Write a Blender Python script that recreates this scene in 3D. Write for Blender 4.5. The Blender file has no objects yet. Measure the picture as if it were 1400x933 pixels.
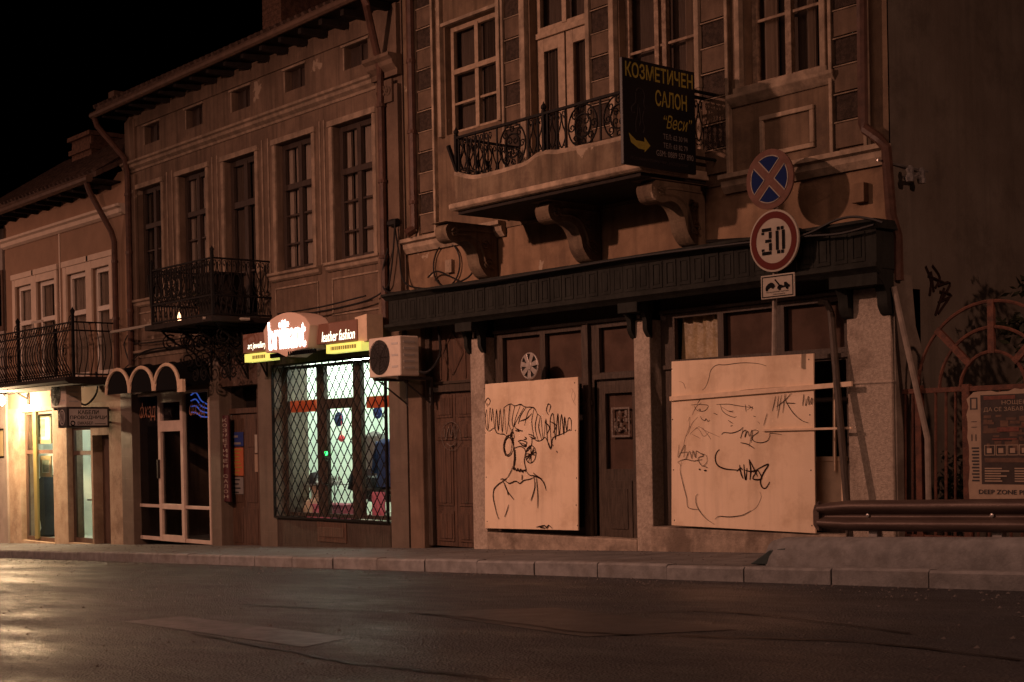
import bpy, math, random
from mathutils import Vector
R = math.radians
random.seed(11)
S = bpy.context.scene
COL = S.collection

# ------------------------------------------------------------------ camera
CY = -12.4                                   # the camera stands 12.4 m in front of the facades, 1 m above the road
cd = bpy.data.cameras.new('camera'); cam = bpy.data.objects.new('camera', cd); COL.objects.link(cam)
cd.sensor_width = 36; cd.lens = 36*1986/1400; cd.shift_y = 148/1400
cd.clip_start = 0.05; cd.clip_end = 800
yaw, pit, rol = R(49.81), R(-.286), R(-1.1245)
d_ = Vector((-math.sin(yaw)*math.cos(pit), math.cos(yaw)*math.cos(pit), math.sin(pit)))
r0 = Vector((math.cos(yaw), math.sin(yaw), 0)); u0 = r0.cross(d_)
r_ = r0*math.cos(rol)+u0*math.sin(rol); u_ = -r0*math.sin(rol)+u0*math.cos(rol)
from mathutils import Matrix
cam.matrix_world = Matrix(((r_.x, u_.x, -d_.x, 0), (r_.y, u_.y, -d_.y, CY), (r_.z, u_.z, -d_.z, 0), (0, 0, 0, 1)))
S.camera = cam

# ------------------------------------------------------------------ night sky, key light, exposure
w = bpy.data.worlds.new('World'); S.world = w; w.use_nodes = True
nt = w.node_tree; bg = nt.nodes['Background']
sky = nt.nodes.new('ShaderNodeTexSky'); sky.sky_type = 'NISHITA'; sky.sun_disc = False
sky.sun_elevation = R(-9); sky.sun_rotation = R(190)
nt.links.new(sky.outputs[0], bg.inputs[0]); bg.inputs[1].default_value = 0.02
sun = bpy.data.lights.new('key_light', 'SUN'); so = bpy.data.objects.new('key_light', sun); COL.objects.link(so)
sun.energy = 0.4; sun.color = (1.0, .52, .37); sun.angle = R(40)
az, el = R(-8), R(28)
so.rotation_euler = Vector((math.sin(az)*math.cos(el), math.cos(az)*math.cos(el), -math.sin(el))).to_track_quat('-Z', 'Y').to_euler()
so.location = (-16, -12, 12)
S.view_settings.view_transform = 'Standard'; S.view_settings.look = 'None'
S.view_settings.exposure = 0; S.view_settings.gamma = 1; S.view_settings.use_curve_mapping = False

# ------------------------------------------------------------------ helpers
def ray(px, py): return d_ + r_*((px-700)/1986) - u_*((py-615)/1986)
def P(px, py, Y=0.):                          # point on the vertical plane y = Y
    v = ray(px, py); t = (Y-CY)/v.y; return (v.x*t, v.z*t)
def PX(px, py, X):                            # point on the plane x = X  -> (y, z)
    v = ray(px, py); t = X/v.x; return (v.y*t+CY, v.z*t)
def gz(x): return -1.25+.036*(x+10)           # level of the sloping pavement
def PG(px, py, off=0.):
    v = ray(px, py); t = (-.89+off)/(v.z-.036*v.x); return (v.x*t, v.y*t+CY)
def RC(pl, pt, pb, pr, Y=0.):                 # picture rectangle -> x0, x1, z0, z1 on the wall
    m = (pt+pb)/2
    return P(pl, m, Y)[0], P(pr, m, Y)[0], P(pl, pb, Y)[1], P(pl, pt, Y)[1]

MATS = {}
def mat(name, col, rough=.8, metal=0., var=.0, scale=4., col2=None, bump=0., bscale=30., streak=0., emit=0., spec=.28, stretch=(1, 1, 1), stain=None, stain_amt=0., coat=0., peel=None, peel_at=.64):
    if name in MATS: return MATS[name]
    m = bpy.data.materials.new(name); m.use_nodes = True; MATS[name] = m
    n = m.node_tree.nodes; l = m.node_tree.links; b = n['Principled BSDF']
    c = (*col, 1)
    b.inputs['Base Color'].default_value = c; b.inputs['Roughness'].default_value = rough
    b.inputs['Metallic'].default_value = metal; b.inputs['Specular IOR Level'].default_value = spec
    b.inputs['Coat Weight'].default_value = coat
    tc = n.new('ShaderNodeTexCoord'); src = None
    def noise(sc, det=6., rg=.6, st=(1, 1, 1)):
        mp = n.new('ShaderNodeMapping'); mp.inputs['Scale'].default_value = st
        l.new(tc.outputs['Object'], mp.inputs[0])
        t = n.new('ShaderNodeTexNoise'); t.inputs['Scale'].default_value = sc; t.inputs['Detail'].default_value = det; t.inputs['Roughness'].default_value = rg
        l.new(mp.outputs[0], t.inputs[0]); return t.outputs[0]
    def ramp(s, a, bb):
        q = n.new('ShaderNodeMapRange'); q.inputs[1].default_value = a; q.inputs[2].default_value = bb; l.new(s, q.inputs[0]); return q.outputs[0]
    def mix(f, a, bcol, typ='MIX'):
        q = n.new('ShaderNodeMix'); q.data_type = 'RGBA'; q.blend_type = typ
        l.new(f, q.inputs[0])
        if isinstance(a, tuple): q.inputs[6].default_value = a
        else: l.new(a, q.inputs[6])
        if isinstance(bcol, tuple): q.inputs[7].default_value = bcol
        else: l.new(bcol, q.inputs[7])
        return q.outputs[2]
    if var or col2:
        c2 = (*(col2 or tuple(x*(1-var) for x in col)), 1)
        src = mix(ramp(noise(scale, 8, .62, stretch), .38, .62), c, c2)
    if streak:
        f = ramp(noise(1.0, 5, .6, (7, 7, .5)), .48, .72)
        q = n.new('ShaderNodeMath'); q.operation = 'MULTIPLY'; q.inputs[1].default_value = streak; l.new(f, q.inputs[0])
        src = mix(q.outputs[0], src or c, (*tuple(x*.28 for x in col), 1))
    if stain_amt:
        f = ramp(noise(1.3, 9, .7), .5, .62)
        q = n.new('ShaderNodeMath'); q.operation = 'MULTIPLY'; q.inputs[1].default_value = stain_amt; l.new(f, q.inputs[0])
        src = mix(q.outputs[0], src or c, (*stain, 1))
    if peel:
        pk = ramp(noise(1.15, 12, .62), peel_at, peel_at+.012); src = mix(pk, src or c, (*peel, 1))
    if src: l.new(src, b.inputs['Base Color'])
    if bump:
        bp = n.new('ShaderNodeBump'); bp.inputs['Strength'].default_value = bump; bp.inputs['Distance'].default_value = .02
        l.new(noise(bscale, 6, .65), bp.inputs['Height']); l.new(bp.outputs[0], b.inputs['Normal'])
    if rough < .95 and var and not emit:
        q = n.new('ShaderNodeMapRange'); q.inputs[3].default_value = max(.05, rough-.12); q.inputs[4].default_value = min(1, rough+.12)
        l.new(noise(scale*2.3, 4), q.inputs[0]); l.new(q.outputs[0], b.inputs['Roughness'])
    if emit:
        b.inputs['Emission Color'].default_value = c; b.inputs['Emission Strength'].default_value = emit
    return m
def glass_mat(name, tint=(.8, .8, .8), refl=1.0, rough=.03):
    if name in MATS: return MATS[name]
    m = bpy.data.materials.new(name); m.use_nodes = True; MATS[name] = m
    n = m.node_tree.nodes; l = m.node_tree.links
    for x in list(n): n.remove(x)
    o = n.new('ShaderNodeOutputMaterial'); mx = n.new('ShaderNodeMixShader'); t = n.new('ShaderNodeBsdfTransparent'); g = n.new('ShaderNodeBsdfGlossy')
    t.inputs[0].default_value = (*tint, 1); g.inputs['Roughness'].default_value = rough
    fr = n.new('ShaderNodeFresnel'); fr.inputs[0].default_value = 1.5*refl
    tc = n.new('ShaderNodeTexCoord'); ns = n.new('ShaderNodeTexNoise'); ns.inputs['Scale'].default_value = 2.5
    bp = n.new('ShaderNodeBump'); bp.inputs['Strength'].default_value = .06; bp.inputs['Distance'].default_value = .05
    l.new(tc.outputs['Object'], ns.inputs[0]); l.new(ns.outputs[0], bp.inputs['Height']); l.new(bp.outputs[0], g.inputs['Normal'])
    l.new(fr.outputs[0], mx.inputs[0]); l.new(t.outputs[0], mx.inputs[1]); l.new(g.outputs[0], mx.inputs[2]); l.new(mx.outputs[0], o.inputs[0])
    return m

class MB:
    def __init__(s): s.v = []; s.f = []
    def add(s, vs, fs):
        k = len(s.v); s.v += [tuple(v) for v in vs]; s.f += [tuple(i+k for i in f) for f in fs]; return s
    def box(s, x0, x1, y0, y1, z0, z1):
        if x0 > x1: x0, x1 = x1, x0
        if y0 > y1: y0, y1 = y1, y0
        if z0 > z1: z0, z1 = z1, z0
        return s.add([(x0, y0, z0), (x1, y0, z0), (x1, y1, z0), (x0, y1, z0), (x0, y0, z1), (x1, y0, z1), (x1, y1, z1), (x0, y1, z1)],
                     [(0, 3, 2, 1), (4, 5, 6, 7), (0, 1, 5, 4), (1, 2, 6, 5), (2, 3, 7, 6), (3, 0, 4, 7)])
    def quad(s, *p): return s.add(p, [tuple(range(len(p)))])
    def prism(s, poly, y0, y1):               # polygon in xz extruded along y
        n = len(poly); a = sum(poly[i][0]*poly[(i+1) % n][1]-poly[(i+1) % n][0]*poly[i][1] for i in range(n))
        if a < 0: poly = poly[::-1]
        vs = [(x, y0, z) for x, z in poly]+[(x, y1, z) for x, z in poly]
        fs = [tuple(range(n)), tuple(range(2*n-1, n-1, -1))]+[(i, i+n, (i+1) % n+n, (i+1) % n) for i in range(n)]
        return s.add(vs, fs)
    def prismx(s, poly, x0, x1):              # polygon in yz extruded along x
        n = len(poly); a = sum(poly[i][0]*poly[(i+1) % n][1]-poly[(i+1) % n][0]*poly[i][1] for i in range(n))
        if a < 0: poly = poly[::-1]
        vs = [(x1, y, z) for y, z in poly]+[(x0, y, z) for y, z in poly]
        fs = [tuple(range(n)), tuple(range(2*n-1, n-1, -1))]+[(i, i+n, (i+1) % n+n, (i+1) % n) for i in range(n)]
        return s.add(vs, fs)
    def tube(s, pts, r, n=6, r1=None):
        pts = [Vector(p) for p in pts]; k = len(s.v); m = len(pts); up = Vector((0.13, .21, 1)).normalized()
        for i, p in enumerate(pts):
            t = (pts[min(i+1, m-1)]-pts[max(i-1, 0)])
            if t.length < 1e-9: t = Vector((0, 0, 1))
            t.normalize(); a = t.cross(up)
            if a.length < .05: a = t.cross(Vector((1, 0, 0)))
            a.normalize(); b = t.cross(a); rr = r if r1 is None else r+(r1-r)*i/(m-1)
            for j in range(n):
                q = 2*math.pi*j/n; s.v.append(tuple(p+a*(rr*math.cos(q))+b*(rr*math.sin(q))))
        for i in range(m-1):
            for j in range(n):
                s.f.append((k+i*n+j, k+i*n+(j+1) % n, k+(i+1)*n+(j+1) % n, k+(i+1)*n+j))
        s.f.append(tuple(k+j for j in range(n-1, -1, -1))); s.f.append(tuple(k+(m-1)*n+j for j in range(n)))
        return s
    def lathe(s, c, axis, prof, n=24):        # prof: (along axis, radius)
        c = Vector(c); ax = Vector(axis).normalized(); a = ax.cross(Vector((.3, .2, 1))); a.normalize(); b = ax.cross(a); k = len(s.v)
        for h, r in prof:
            for j in range(n):
                q = 2*math.pi*j/n; s.v.append(tuple(c+ax*h+a*(r*math.cos(q))+b*(r*math.sin(q))))
        for i in range(len(prof)-1):
            for j in range(n):
                s.f.append((k+i*n+j, k+i*n+(j+1) % n, k+(i+1)*n+(j+1) % n, k+(i+1)*n+j))
        s.f.append(tuple(k+j for j in range(n-1, -1, -1))); s.f.append(tuple(k+(len(prof)-1)*n+j for j in range(n)))
        return s
    def ring(s, c, rx, rz, rt, ux=(1, 0, 0), uz=(0, 0, 1), n=24, a0=0, a1=2*math.pi, sec=5):
        c = Vector(c); ux = Vector(ux); uz = Vector(uz)
        return s.tube([c+ux*(rx*math.cos(a0+(a1-a0)*i/n))+uz*(rz*math.sin(a0+(a1-a0)*i/n)) for i in range(n+1)], rt, sec)
    def ribbon(s, pts, y, wd, taper=True):    # flat brush stroke in xz at depth y
        pts = [Vector((p[0], p[1])) for p in pts]; m = len(pts); k = len(s.v)
        for i, p in enumerate(pts):
            t = pts[min(i+1, m-1)]-pts[max(i-1, 0)]
            if t.length < 1e-9: t = Vector((1, 0))
            t.normalize(); q = Vector((-t.y, t.x)); ww = wd*.5*((.45+.55*math.sin(math.pi*min(1, max(0, i/(m-1)))) ) if taper else 1)
            s.v.append((p.x+q.x*ww, y, p.y+q.y*ww)); s.v.append((p.x-q.x*ww, y, p.y-q.y*ww))
        for i in range(m-1): s.f.append((k+2*i, k+2*i+1, k+2*i+3, k+2*i+2))
        return s
    def wall(s, x0, x1, z0, z1, y, holes, depth): # sheet facing -y with reveals running back by depth
        xs = sorted({x0, x1, *[h[0] for h in holes], *[h[1] for h in holes]}); zs = sorted({z0, z1, *[h[2] for h in holes], *[h[3] for h in holes]})
        xs = [x for x in xs if x0 <= x <= x1]; zs = [z for z in zs if z0 <= z <= z1]
        for i in range(len(xs)-1):
            for j in range(len(zs)-1):
                cx = (xs[i]+xs[i+1])/2; cz = (zs[j]+zs[j+1])/2
                if any(h[0] < cx < h[1] and h[2] < cz < h[3] for h in holes): continue
                s.quad((xs[i], y, zs[j]), (xs[i+1], y, zs[j]), (xs[i+1], y, zs[j+1]), (xs[i], y, zs[j+1]))
        for a, b, c, d in holes:
            e = y+depth
            s.quad((a, y, c), (a, y, d), (a, e, d), (a, e, c)); s.quad((b, y, d), (b, y, c), (b, e, c), (b, e, d))
            s.quad((a, y, d), (b, y, d), (b, e, d), (a, e, d)); s.quad((b, y, c), (a, y, c), (a, e, c), (b, e, c))
        return s

BASE = {}
def place(o, label, cat, group=None):
    o['label'] = label; o['category'] = cat
    if group: o['group'] = group
    return o
def thing(name, label, cat, loc, group=None):
    o = bpy.data.objects.new(name, None); COL.objects.link(o); o.location = loc; o.empty_display_size = .2
    BASE[o] = Vector(loc); return place(o, label, cat, group)
def islands(mb):
    par = list(range(len(mb.v)))
    def fd(i):
        while par[i] != i: par[i] = par[par[i]]; i = par[i]
        return i
    for f in mb.f:
        for q in f[1:]: par[fd(q)] = fd(f[0])
    out = {}
    for f in mb.f: out.setdefault(fd(f[0]), []).append(f)
    res = []
    for fs in out.values():
        ids = sorted({i for f in fs for i in f}); mp = {a: b for b, a in enumerate(ids)}
        q = MB(); q.v = [mb.v[i] for i in ids]; q.f = [tuple(mp[i] for i in f) for f in fs]; res.append(q)
    return res
def build_each(mb, *a, **k):                   # every separate piece becomes a part of its own
    return [build(q, *a, **k) for q in islands(mb)]
def build(mb, name, m, parent=None, smooth=False, label=None, cat=None, group=None, kind=None, bevel=0, mats=None, mi=None):
    if parent is None:
        if kind == 'structure': b = Vector((0, 0, 0))
        else:
            xs = [v[0] for v in mb.v]; ys = [v[1] for v in mb.v]; zs = [v[2] for v in mb.v]
            b = Vector(((min(xs)+max(xs))/2, (min(ys)+max(ys))/2, min(zs)))
    else: b = BASE[parent]
    me = bpy.data.meshes.new(name); me.from_pydata([(v[0]-b.x, v[1]-b.y, v[2]-b.z) for v in mb.v], [], mb.f); me.update()
    for q in ([m] if mats is None else mats): me.materials.append(q)
    if mi: me.polygons.foreach_set('material_index', mi)
    if smooth:
        me.polygons.foreach_set('use_smooth', [True]*len(me.polygons)); me.set_sharp_from_angle(angle=R(35))
    o = bpy.data.objects.new(name, me); COL.objects.link(o)
    if parent is None: o.location = b
    else: o.parent = parent
    BASE[o] = b
    if label: o['label'] = label
    if cat: o['category'] = cat
    if group: o['group'] = group
    if kind: o['kind'] = kind
    if bevel:
        bv = o.modifiers.new('bevel', 'BEVEL'); bv.width = bevel; bv.segments = 2; bv.limit_method = 'ANGLE'
    return o
def smoothline(pts, k=5):                      # Catmull-Rom
    out = []; n = len(pts)
    for i in range(n-1):
        p0, p1, p2, p3 = pts[max(i-1, 0)], pts[i], pts[i+1], pts[min(i+2, n-1)]
        for j in range(k):
            t = j/k
            out.append(tuple(.5*(2*b+(c-a)*t+(2*a-5*b+4*c-d)*t*t+(3*b-a-3*c+d)*t**3) for a, b, c, d in zip(p0, p1, p2, p3)))
    out.append(tuple(pts[-1])); return out
_tx = {}
def text(mb, s, o, w_, h_, ux=(1, 0, 0), uz=(0, 0, 1), shear=0., bold=0.):
    """lettering: flat glyph faces laid out from corner o, filling w_ by h_"""
    key = (s, shear, bold)
    if key not in _tx:
        c = bpy.data.curves.new('lettering', 'FONT'); c.body = s; c.shear = shear; c.offset = bold; c.resolution_u = 3
        t = bpy.data.objects.new('lettering', c); COL.objects.link(t)
        dg = bpy.context.evaluated_depsgraph_get(); me = bpy.data.meshes.new_from_object(t.evaluated_get(dg))
        _tx[key] = ([tuple(v.co) for v in me.vertices], [tuple(p.vertices) for p in me.polygons])
        bpy.data.objects.remove(t); bpy.data.meshes.remove(me); bpy.data.curves.remove(c)
    vs, fs = _tx[key]
    if not vs: return mb
    ax = min(v[0] for v in vs); bx = max(v[0] for v in vs); ay = min(v[1] for v in vs); by = max(v[1] for v in vs)
    o = Vector(o); ux = Vector(ux); uz = Vector(uz)
    mb.add([o+ux*((v[0]-ax)/(bx-ax)*w_)+uz*((v[1]-ay)/(by-ay)*h_) for v in vs], fs); return mb

# ------------------------------------------------------------------ materials
M = dict(
    asphalt=mat('asphalt', (.041, .042, .046), .38, var=.35, scale=1.2, bump=.5, bscale=90, stain=(.025, .024, .024), stain_amt=.6),
    patch=mat('worn_paint', (.115, .112, .115), .45, col2=(.045, .045, .047), scale=7, bump=.4, bscale=90),
    tar=mat('tar', (.015, .014, .014), .5, var=.3, scale=8),
    paving=mat('pavement', (.15, .152, .155), .75, var=.35, scale=2.5, bump=.35, bscale=40, stain=(.09, .08, .075), stain_amt=.7),
    kerb=mat('kerbstone', (.22, .22, .22), .8, var=.35, scale=6, bump=.4, bscale=40, stain=(.12, .11, .1), stain_amt=.6),
    plmain=mat('plaster_main', (.2, .137, .09), .9, col2=(.135, .09, .06), scale=2.2, bump=.35, bscale=25, streak=.7, stain=(.085, .06, .045), stain_amt=.75, peel=(.3, .235, .17), peel_at=.645),
    plfrieze=mat('plaster_frieze', (.27, .175, .11), .9, col2=(.19, .12, .075), scale=2.4, bump=.3, bscale=25, streak=.45, stain=(.12, .075, .05), stain_amt=.7, peel=(.34, .27, .2), peel_at=.655),
    trim=mat('plaster_trim', (.42, .32, .235), .88, var=.45, scale=5, bump=.3, bscale=30, streak=.5),
    rust=mat('rough_panel', (.07, .048, .037), .95, var=.5, scale=20, bump=1., bscale=60),
    panel=mat('smooth_panel', (.16, .108, .075), .9, var=.35, scale=4, bump=.3, bscale=30, streak=.4),
    para=mat('parapet_plaster', (.2, .148, .1), .9, col2=(.13, .09, .06), scale=3, bump=.5, bscale=30, streak=.95, stain=(.09, .06, .045), stain_amt=.8, peel=(.33, .26, .19), peel_at=.63),
    plmid=mat('plaster_mid', (.18, .123, .088), .9, col2=(.12, .08, .057), scale=1.6, bump=.35, bscale=25, streak=.75, stain=(.1, .068, .05), stain_amt=.7, peel=(.29, .22, .165), peel_at=.65),
    trimmid=mat('trim_mid', (.31, .23, .17), .88, var=.4, scale=5, bump=.25, bscale=30, streak=.4),
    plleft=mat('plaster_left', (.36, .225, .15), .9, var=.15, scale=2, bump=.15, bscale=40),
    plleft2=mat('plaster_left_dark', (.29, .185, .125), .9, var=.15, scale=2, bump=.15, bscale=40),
    trimleft=mat('trim_left', (.62, .5, .4), .8, var=.12, scale=5, bump=.1),
    gable=mat('gable_render', (.17, .148, .122), .95, col2=(.13, .108, .087), scale=.8, bump=.3, bscale=30, streak=.3, stain=(.075, .062, .05), stain_amt=.5),
    gable2=mat('gable_pale', (.23, .195, .16), .95, col2=(.13, .105, .085), scale=2, bump=.5, bscale=25),
    stone=mat('pier_stone', (.46, .38, .31), .9, var=.3, scale=30, bump=.8, bscale=60, stain=(.11, .075, .055), stain_amt=.45),
    plinth=mat('plinth_stone', (.36, .29, .23), .9, var=.35, scale=8, bump=.7, bscale=40, stain=(.12, .09, .07), stain_amt=.8),
    tile=mat('tile_pillar', (.15, .115, .09), .6, var=.2, scale=3, bump=.1, streak=.3),
    fascia=mat('fascia_wood', (.026, .027, .024), .85, spec=.15, var=.4, scale=7, bump=.3, bscale=40, stretch=(1, 1, .3)),
    fasciared=mat('fascia_wood_red', (.10, .06, .045), .7, var=.4, scale=7, bump=.3, bscale=40),
    wood=mat('dark_wood', (.075, .055, .042), .55, var=.45, scale=9, bump=.3, bscale=40, stretch=(4, 4, .5)),
    doorwood=mat('door_wood', (.11, .062, .042), .6, col2=(.06, .036, .026), scale=8, bump=.4, bscale=50, stretch=(4, 4, .4)),
    winwood=mat('window_wood', (.052, .035, .028), .6, var=.35, scale=9, bump=.2, stretch=(4, 4, .5)),
    cream=mat('cream_paint', (.42, .31, .22), .6, var=.3, scale=12, bump=.2, streak=.3),
    creamold=mat('cream_paint_worn', (.36, .26, .185), .65, col2=(.17, .115, .08), scale=14, bump=.3, streak=.4),
    whitepvc=mat('white_plastic', (.68, .6, .52), .45, var=.1, scale=5),
    whitedoor=mat('white_aluminium', (.62, .5, .42), .4, var=.15, scale=5, metal=.0),
    iron=mat('black_iron', (.011, .0095, .009), .7, var=.4, scale=20, bump=.2, spec=.15),
    rustiron=mat('rusty_iron', (.14, .055, .035), .7, col2=(.07, .03, .022), scale=14, bump=.4, bscale=60),
    guard=mat('guardrail_steel', (.105, .074, .062), .48, metal=.3, col2=(.062, .04, .034), scale=5, bump=.15, stretch=(.3, 1, 3)),
    pipe=mat('drainpipe', (.10, .05, .036), .5, var=.4, scale=8, bump=.15),
    gutter=mat('gutter_metal', (.12, .075, .055), .55, var=.3, scale=6),
    roof=mat('roof_tiles', (.09, .055, .042), .85, var=.5, scale=8, bump=.6),
    eave=mat('eave_boards', (.022, .016, .013), .85, var=.4, scale=8),
    brick=mat('chimney_brick', (.15, .08, .055), .9, var=.5, scale=14, bump=.6),
    board=mat('white_board', (.80, .63, .47), .75, col2=(.72, .56, .40), scale=1.2, bump=.12, bscale=60, streak=.22, stain=(.52, .37, .25), stain_amt=.6),
    batten=mat('pale_batten', (.72, .55, .4), .7, var=.15, scale=9),
    ink=mat('marker_ink', (.025, .014, .012), .9, spec=.05),
    inkfaint=mat('pencil_line', (.16, .1, .075), .8),
    chalk=mat('faded_white_paint', (.22, .18, .155), .8, var=.5, scale=40),
    black=mat('black_sheet', (.004, .004, .005), .8, spec=.1),
    blacksign=mat('black_panel', (.006, .006, .009), .35, spec=.3),
    yellow=mat('yellow_lettering', (.36, .30, .055), .6, var=.2, scale=20),
    greyletter=mat('grey_lettering', (.22, .2, .19), .6),
    darkblue=mat('dark_lettering', (.03, .028, .03), .6),
    signred=mat('sign_red', (.10, .024, .021), .85, spec=.06), signpink=mat('sign_faded_red', (.16, .085, .068), .85, var=.25, scale=9, spec=.1),
    signblue=mat('sign_blue', (.010, .02, .085), .85, spec=.05), signwhite=mat('sign_white', (.37, .33, .28), .8, spec=.1, var=.12, scale=9),
    signgrey=mat('sign_back', (.5, .46, .43), .3, var=.15, scale=6),
    steel=mat('galvanised_steel', (.45, .42, .4), .4, metal=.7, var=.3, scale=9),
    acwhite=mat('ac_casing', (.66, .56, .47), .42, var=.12, scale=6), acdark=mat('ac_grille', (.03, .026, .024), .5),
    hubcap=mat('hubcap_plastic', (.5, .44, .4), .35, metal=.5, var=.2, scale=20),
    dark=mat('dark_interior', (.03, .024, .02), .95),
    drape=mat('brown_drape', (.13, .095, .075), .9, var=.3, scale=9, stretch=(6, 6, .4)), curtain=mat('net_curtain', (.62, .52, .44), .9, var=.2, scale=9, stretch=(6, 6, .4)),
    pane=glass_mat('window_glass'), paneshop=glass_mat('shop_glass', (.93, .96, .95), .9),
    blindmat=mat('brown_paper', (.16, .10, .075), .9, var=.35, scale=3), palepole=mat('pale_pole', (.3, .25, .21), .6, var=.3, scale=8), leaf=mat('leaf', (.022, .026, .012), .55, var=.4, scale=9), bark=mat('bark', (.06, .045, .035), .9, var=.4, scale=12, bump=.6),
    orange=mat('orange_band', (.5, .12, .05), .6), shopwall=mat('shop_wall', (.66, .74, .64), .8, var=.06, scale=3),
    shopfloor=mat('shop_floor', (.3, .27, .22), .5, var=.2, scale=4),
    tubelamp=mat('lamp_tube', (.86, 1.0, .9), .5, emit=58), bulb=mat('lamp_bulb', (1, .80, .50), .5, emit=110),
    neon=mat('neon_white', (1, .95, 1), .5, emit=9), litletter=mat('lit_letter', (1, .97, .72), .5, emit=2.6), lityellow=mat('lit_yellow', (.92, .90, .20), .5, emit=.7),
    signbrown=mat('sign_brown', (.21, .10, .07), .5, var=.1, scale=4), signcream=mat('sign_cream', (.72, .52, .42), .5),
    jacket=mat('dark_leather', (.03, .03, .035), .45, var=.3, scale=12, bump=.5, bscale=20), navy=mat('navy_cloth', (.03, .05, .14), .8, var=.3, scale=10),
    pink=mat('pink_paper', (.5, .14, .2), .7), grey=mat('grey_cloth', (.2, .2, .19), .8, var=.3, scale=14), skin=mat('mannequin_skin', (.45, .3, .22), .6),
    poster=mat('poster_print', (.075, .045, .036), .8, col2=(.15, .085, .058), scale=5, stretch=(1, 1, 1.6)), paper=mat('poster_paper', (.34, .25, .185), .75, var=.15, scale=12),
    posterdark=mat('poster_dark', (.045, .03, .026), .6, var=.4, scale=9), posterred=mat('poster_red', (.16, .05, .036), .6, var=.4, scale=20),
    cable=mat('cable_rubber', (.012, .011, .011), .6), bluereflection=mat('blue_reflection', (.10, .22, 1), .5, emit=.3), greenled=mat('green_led', (.05, 1, .2), .5, emit=3),
    redball=mat('red_plastic', (.6, .05, .06), .4), frame=mat('picture_frame', (.32, .25, .14), .5), art=mat('picture_art', (.3, .34, .26), .7, col2=(.12, .17, .12), scale=7), mount=mat('picture_mount', (.55, .6, .5), .7),
    brass=mat('brass_bar', (.3, .25, .1), .4, metal=.5), orangeletter=mat('orange_letters', (.3, .12, .06), .6), ember=mat('candle_flame', (1, .55, .3), .5, emit=5),
    weather=mat('tile_cladding', (.3, .25, .22), .8, var=.2, scale=3, bump=.2), terracotta=mat('blue_plate', (.03, .05, .2), .5), redpaper=mat('orange_notice', (.45, .13, .06), .7),
)

# ------------------------------------------------------------------ ground
def asphalt_detail(m, lo, hi):
    n = m.node_tree.nodes; l = m.node_tree.links; b = n['Principled BSDF']
    tc = n.new('ShaderNodeTexCoord')
    def noi(sc, det, st=(1, 1, 1)):
        mp = n.new('ShaderNodeMapping'); mp.inputs['Scale'].default_value = st; l.new(tc.outputs['Object'], mp.inputs[0])
        t = n.new('ShaderNodeTexNoise'); t.inputs['Scale'].default_value = sc; t.inputs['Detail'].default_value = det; t.inputs['Roughness'].default_value = .7; l.new(mp.outputs[0], t.inputs[0]); return t.outputs[0]
    vo = n.new('ShaderNodeTexVoronoi'); vo.inputs['Scale'].default_value = 55; l.new(tc.outputs['Object'], vo.inputs[0])
    b1 = n.new('ShaderNodeBump'); b1.inputs['Strength'].default_value = .9; b1.inputs['Distance'].default_value = .03; l.new(vo.outputs['Distance'], b1.inputs['Height'])
    b2 = n.new('ShaderNodeBump'); b2.inputs['Strength'].default_value = .6; b2.inputs['Distance'].default_value = .05; l.new(noi(7, 8), b2.inputs['Height']); l.new(b1.outputs[0], b2.inputs['Normal'])
    l.new(b2.outputs[0], b.inputs['Normal'])
    sp = n.new('ShaderNodeMapRange'); sp.inputs[1].default_value = .52; sp.inputs[2].default_value = .75; sp.inputs[3].default_value = 0; sp.inputs[4].default_value = .75; l.new(noi(48, 3), sp.inputs[0])
    old = b.inputs['Base Color'].links[0].from_socket; mx = n.new('ShaderNodeMix'); mx.data_type = 'RGBA'; l.new(sp.outputs[0], mx.inputs[0]); l.new(old, mx.inputs[6]); mx.inputs[7].default_value = (.1, .1, .105, 1); l.new(mx.outputs[2], b.inputs['Base Color'])
    r = n.new('ShaderNodeMapRange'); r.inputs[1].default_value = .35; r.inputs[2].default_value = .68; r.inputs[3].default_value = lo; r.inputs[4].default_value = hi
    l.new(noi(1.1, 6, (.35, 1, 1)), r.inputs[0]); l.new(r.outputs[0], b.inputs['Roughness'])
asphalt_detail(M['asphalt'], .33, .68)
ZR = -.14
def slab(x0, x1, y0, y1, off): return MB().quad((x0, y0, gz(x0)+off), (x1, y0, gz(x1)+off), (x1, y1, gz(x1)+off), (x0, y1, gz(x0)+off))
YK = -1.98
g = MB()
NX = 60
for i in range(NX):
    a = -150+i*300/NX; b = a+300/NX
    g.quad((a, -160, gz(a)+ZR), (b, -160, gz(b)+ZR), (b, 160, gz(b)+ZR), (a, 160, gz(a)+ZR))
build(g, 'road', M['asphalt'], kind='structure')
pv = MB()
x = -60.
while x < 12:                                  # paving slabs with open joints
    y = YK+.16
    while y < 1.2:
        pv.quad((x+.004, y+.004, gz(x)), (x+.546, y+.004, gz(x+.55)), (x+.546, y+.546, gz(x+.55)), (x+.004, y+.546, gz(x)))
        y += .55
    x += .55
pv.quad((-60, YK+.15, gz(-60)-.01), (12, YK+.15, gz(12)-.01), (12, 60, gz(12)-.01), (-60, 60, gz(-60)-.01))
build(pv, 'pavement', M['paving'], kind='structure')
kb = MB(); x = -60.
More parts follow.
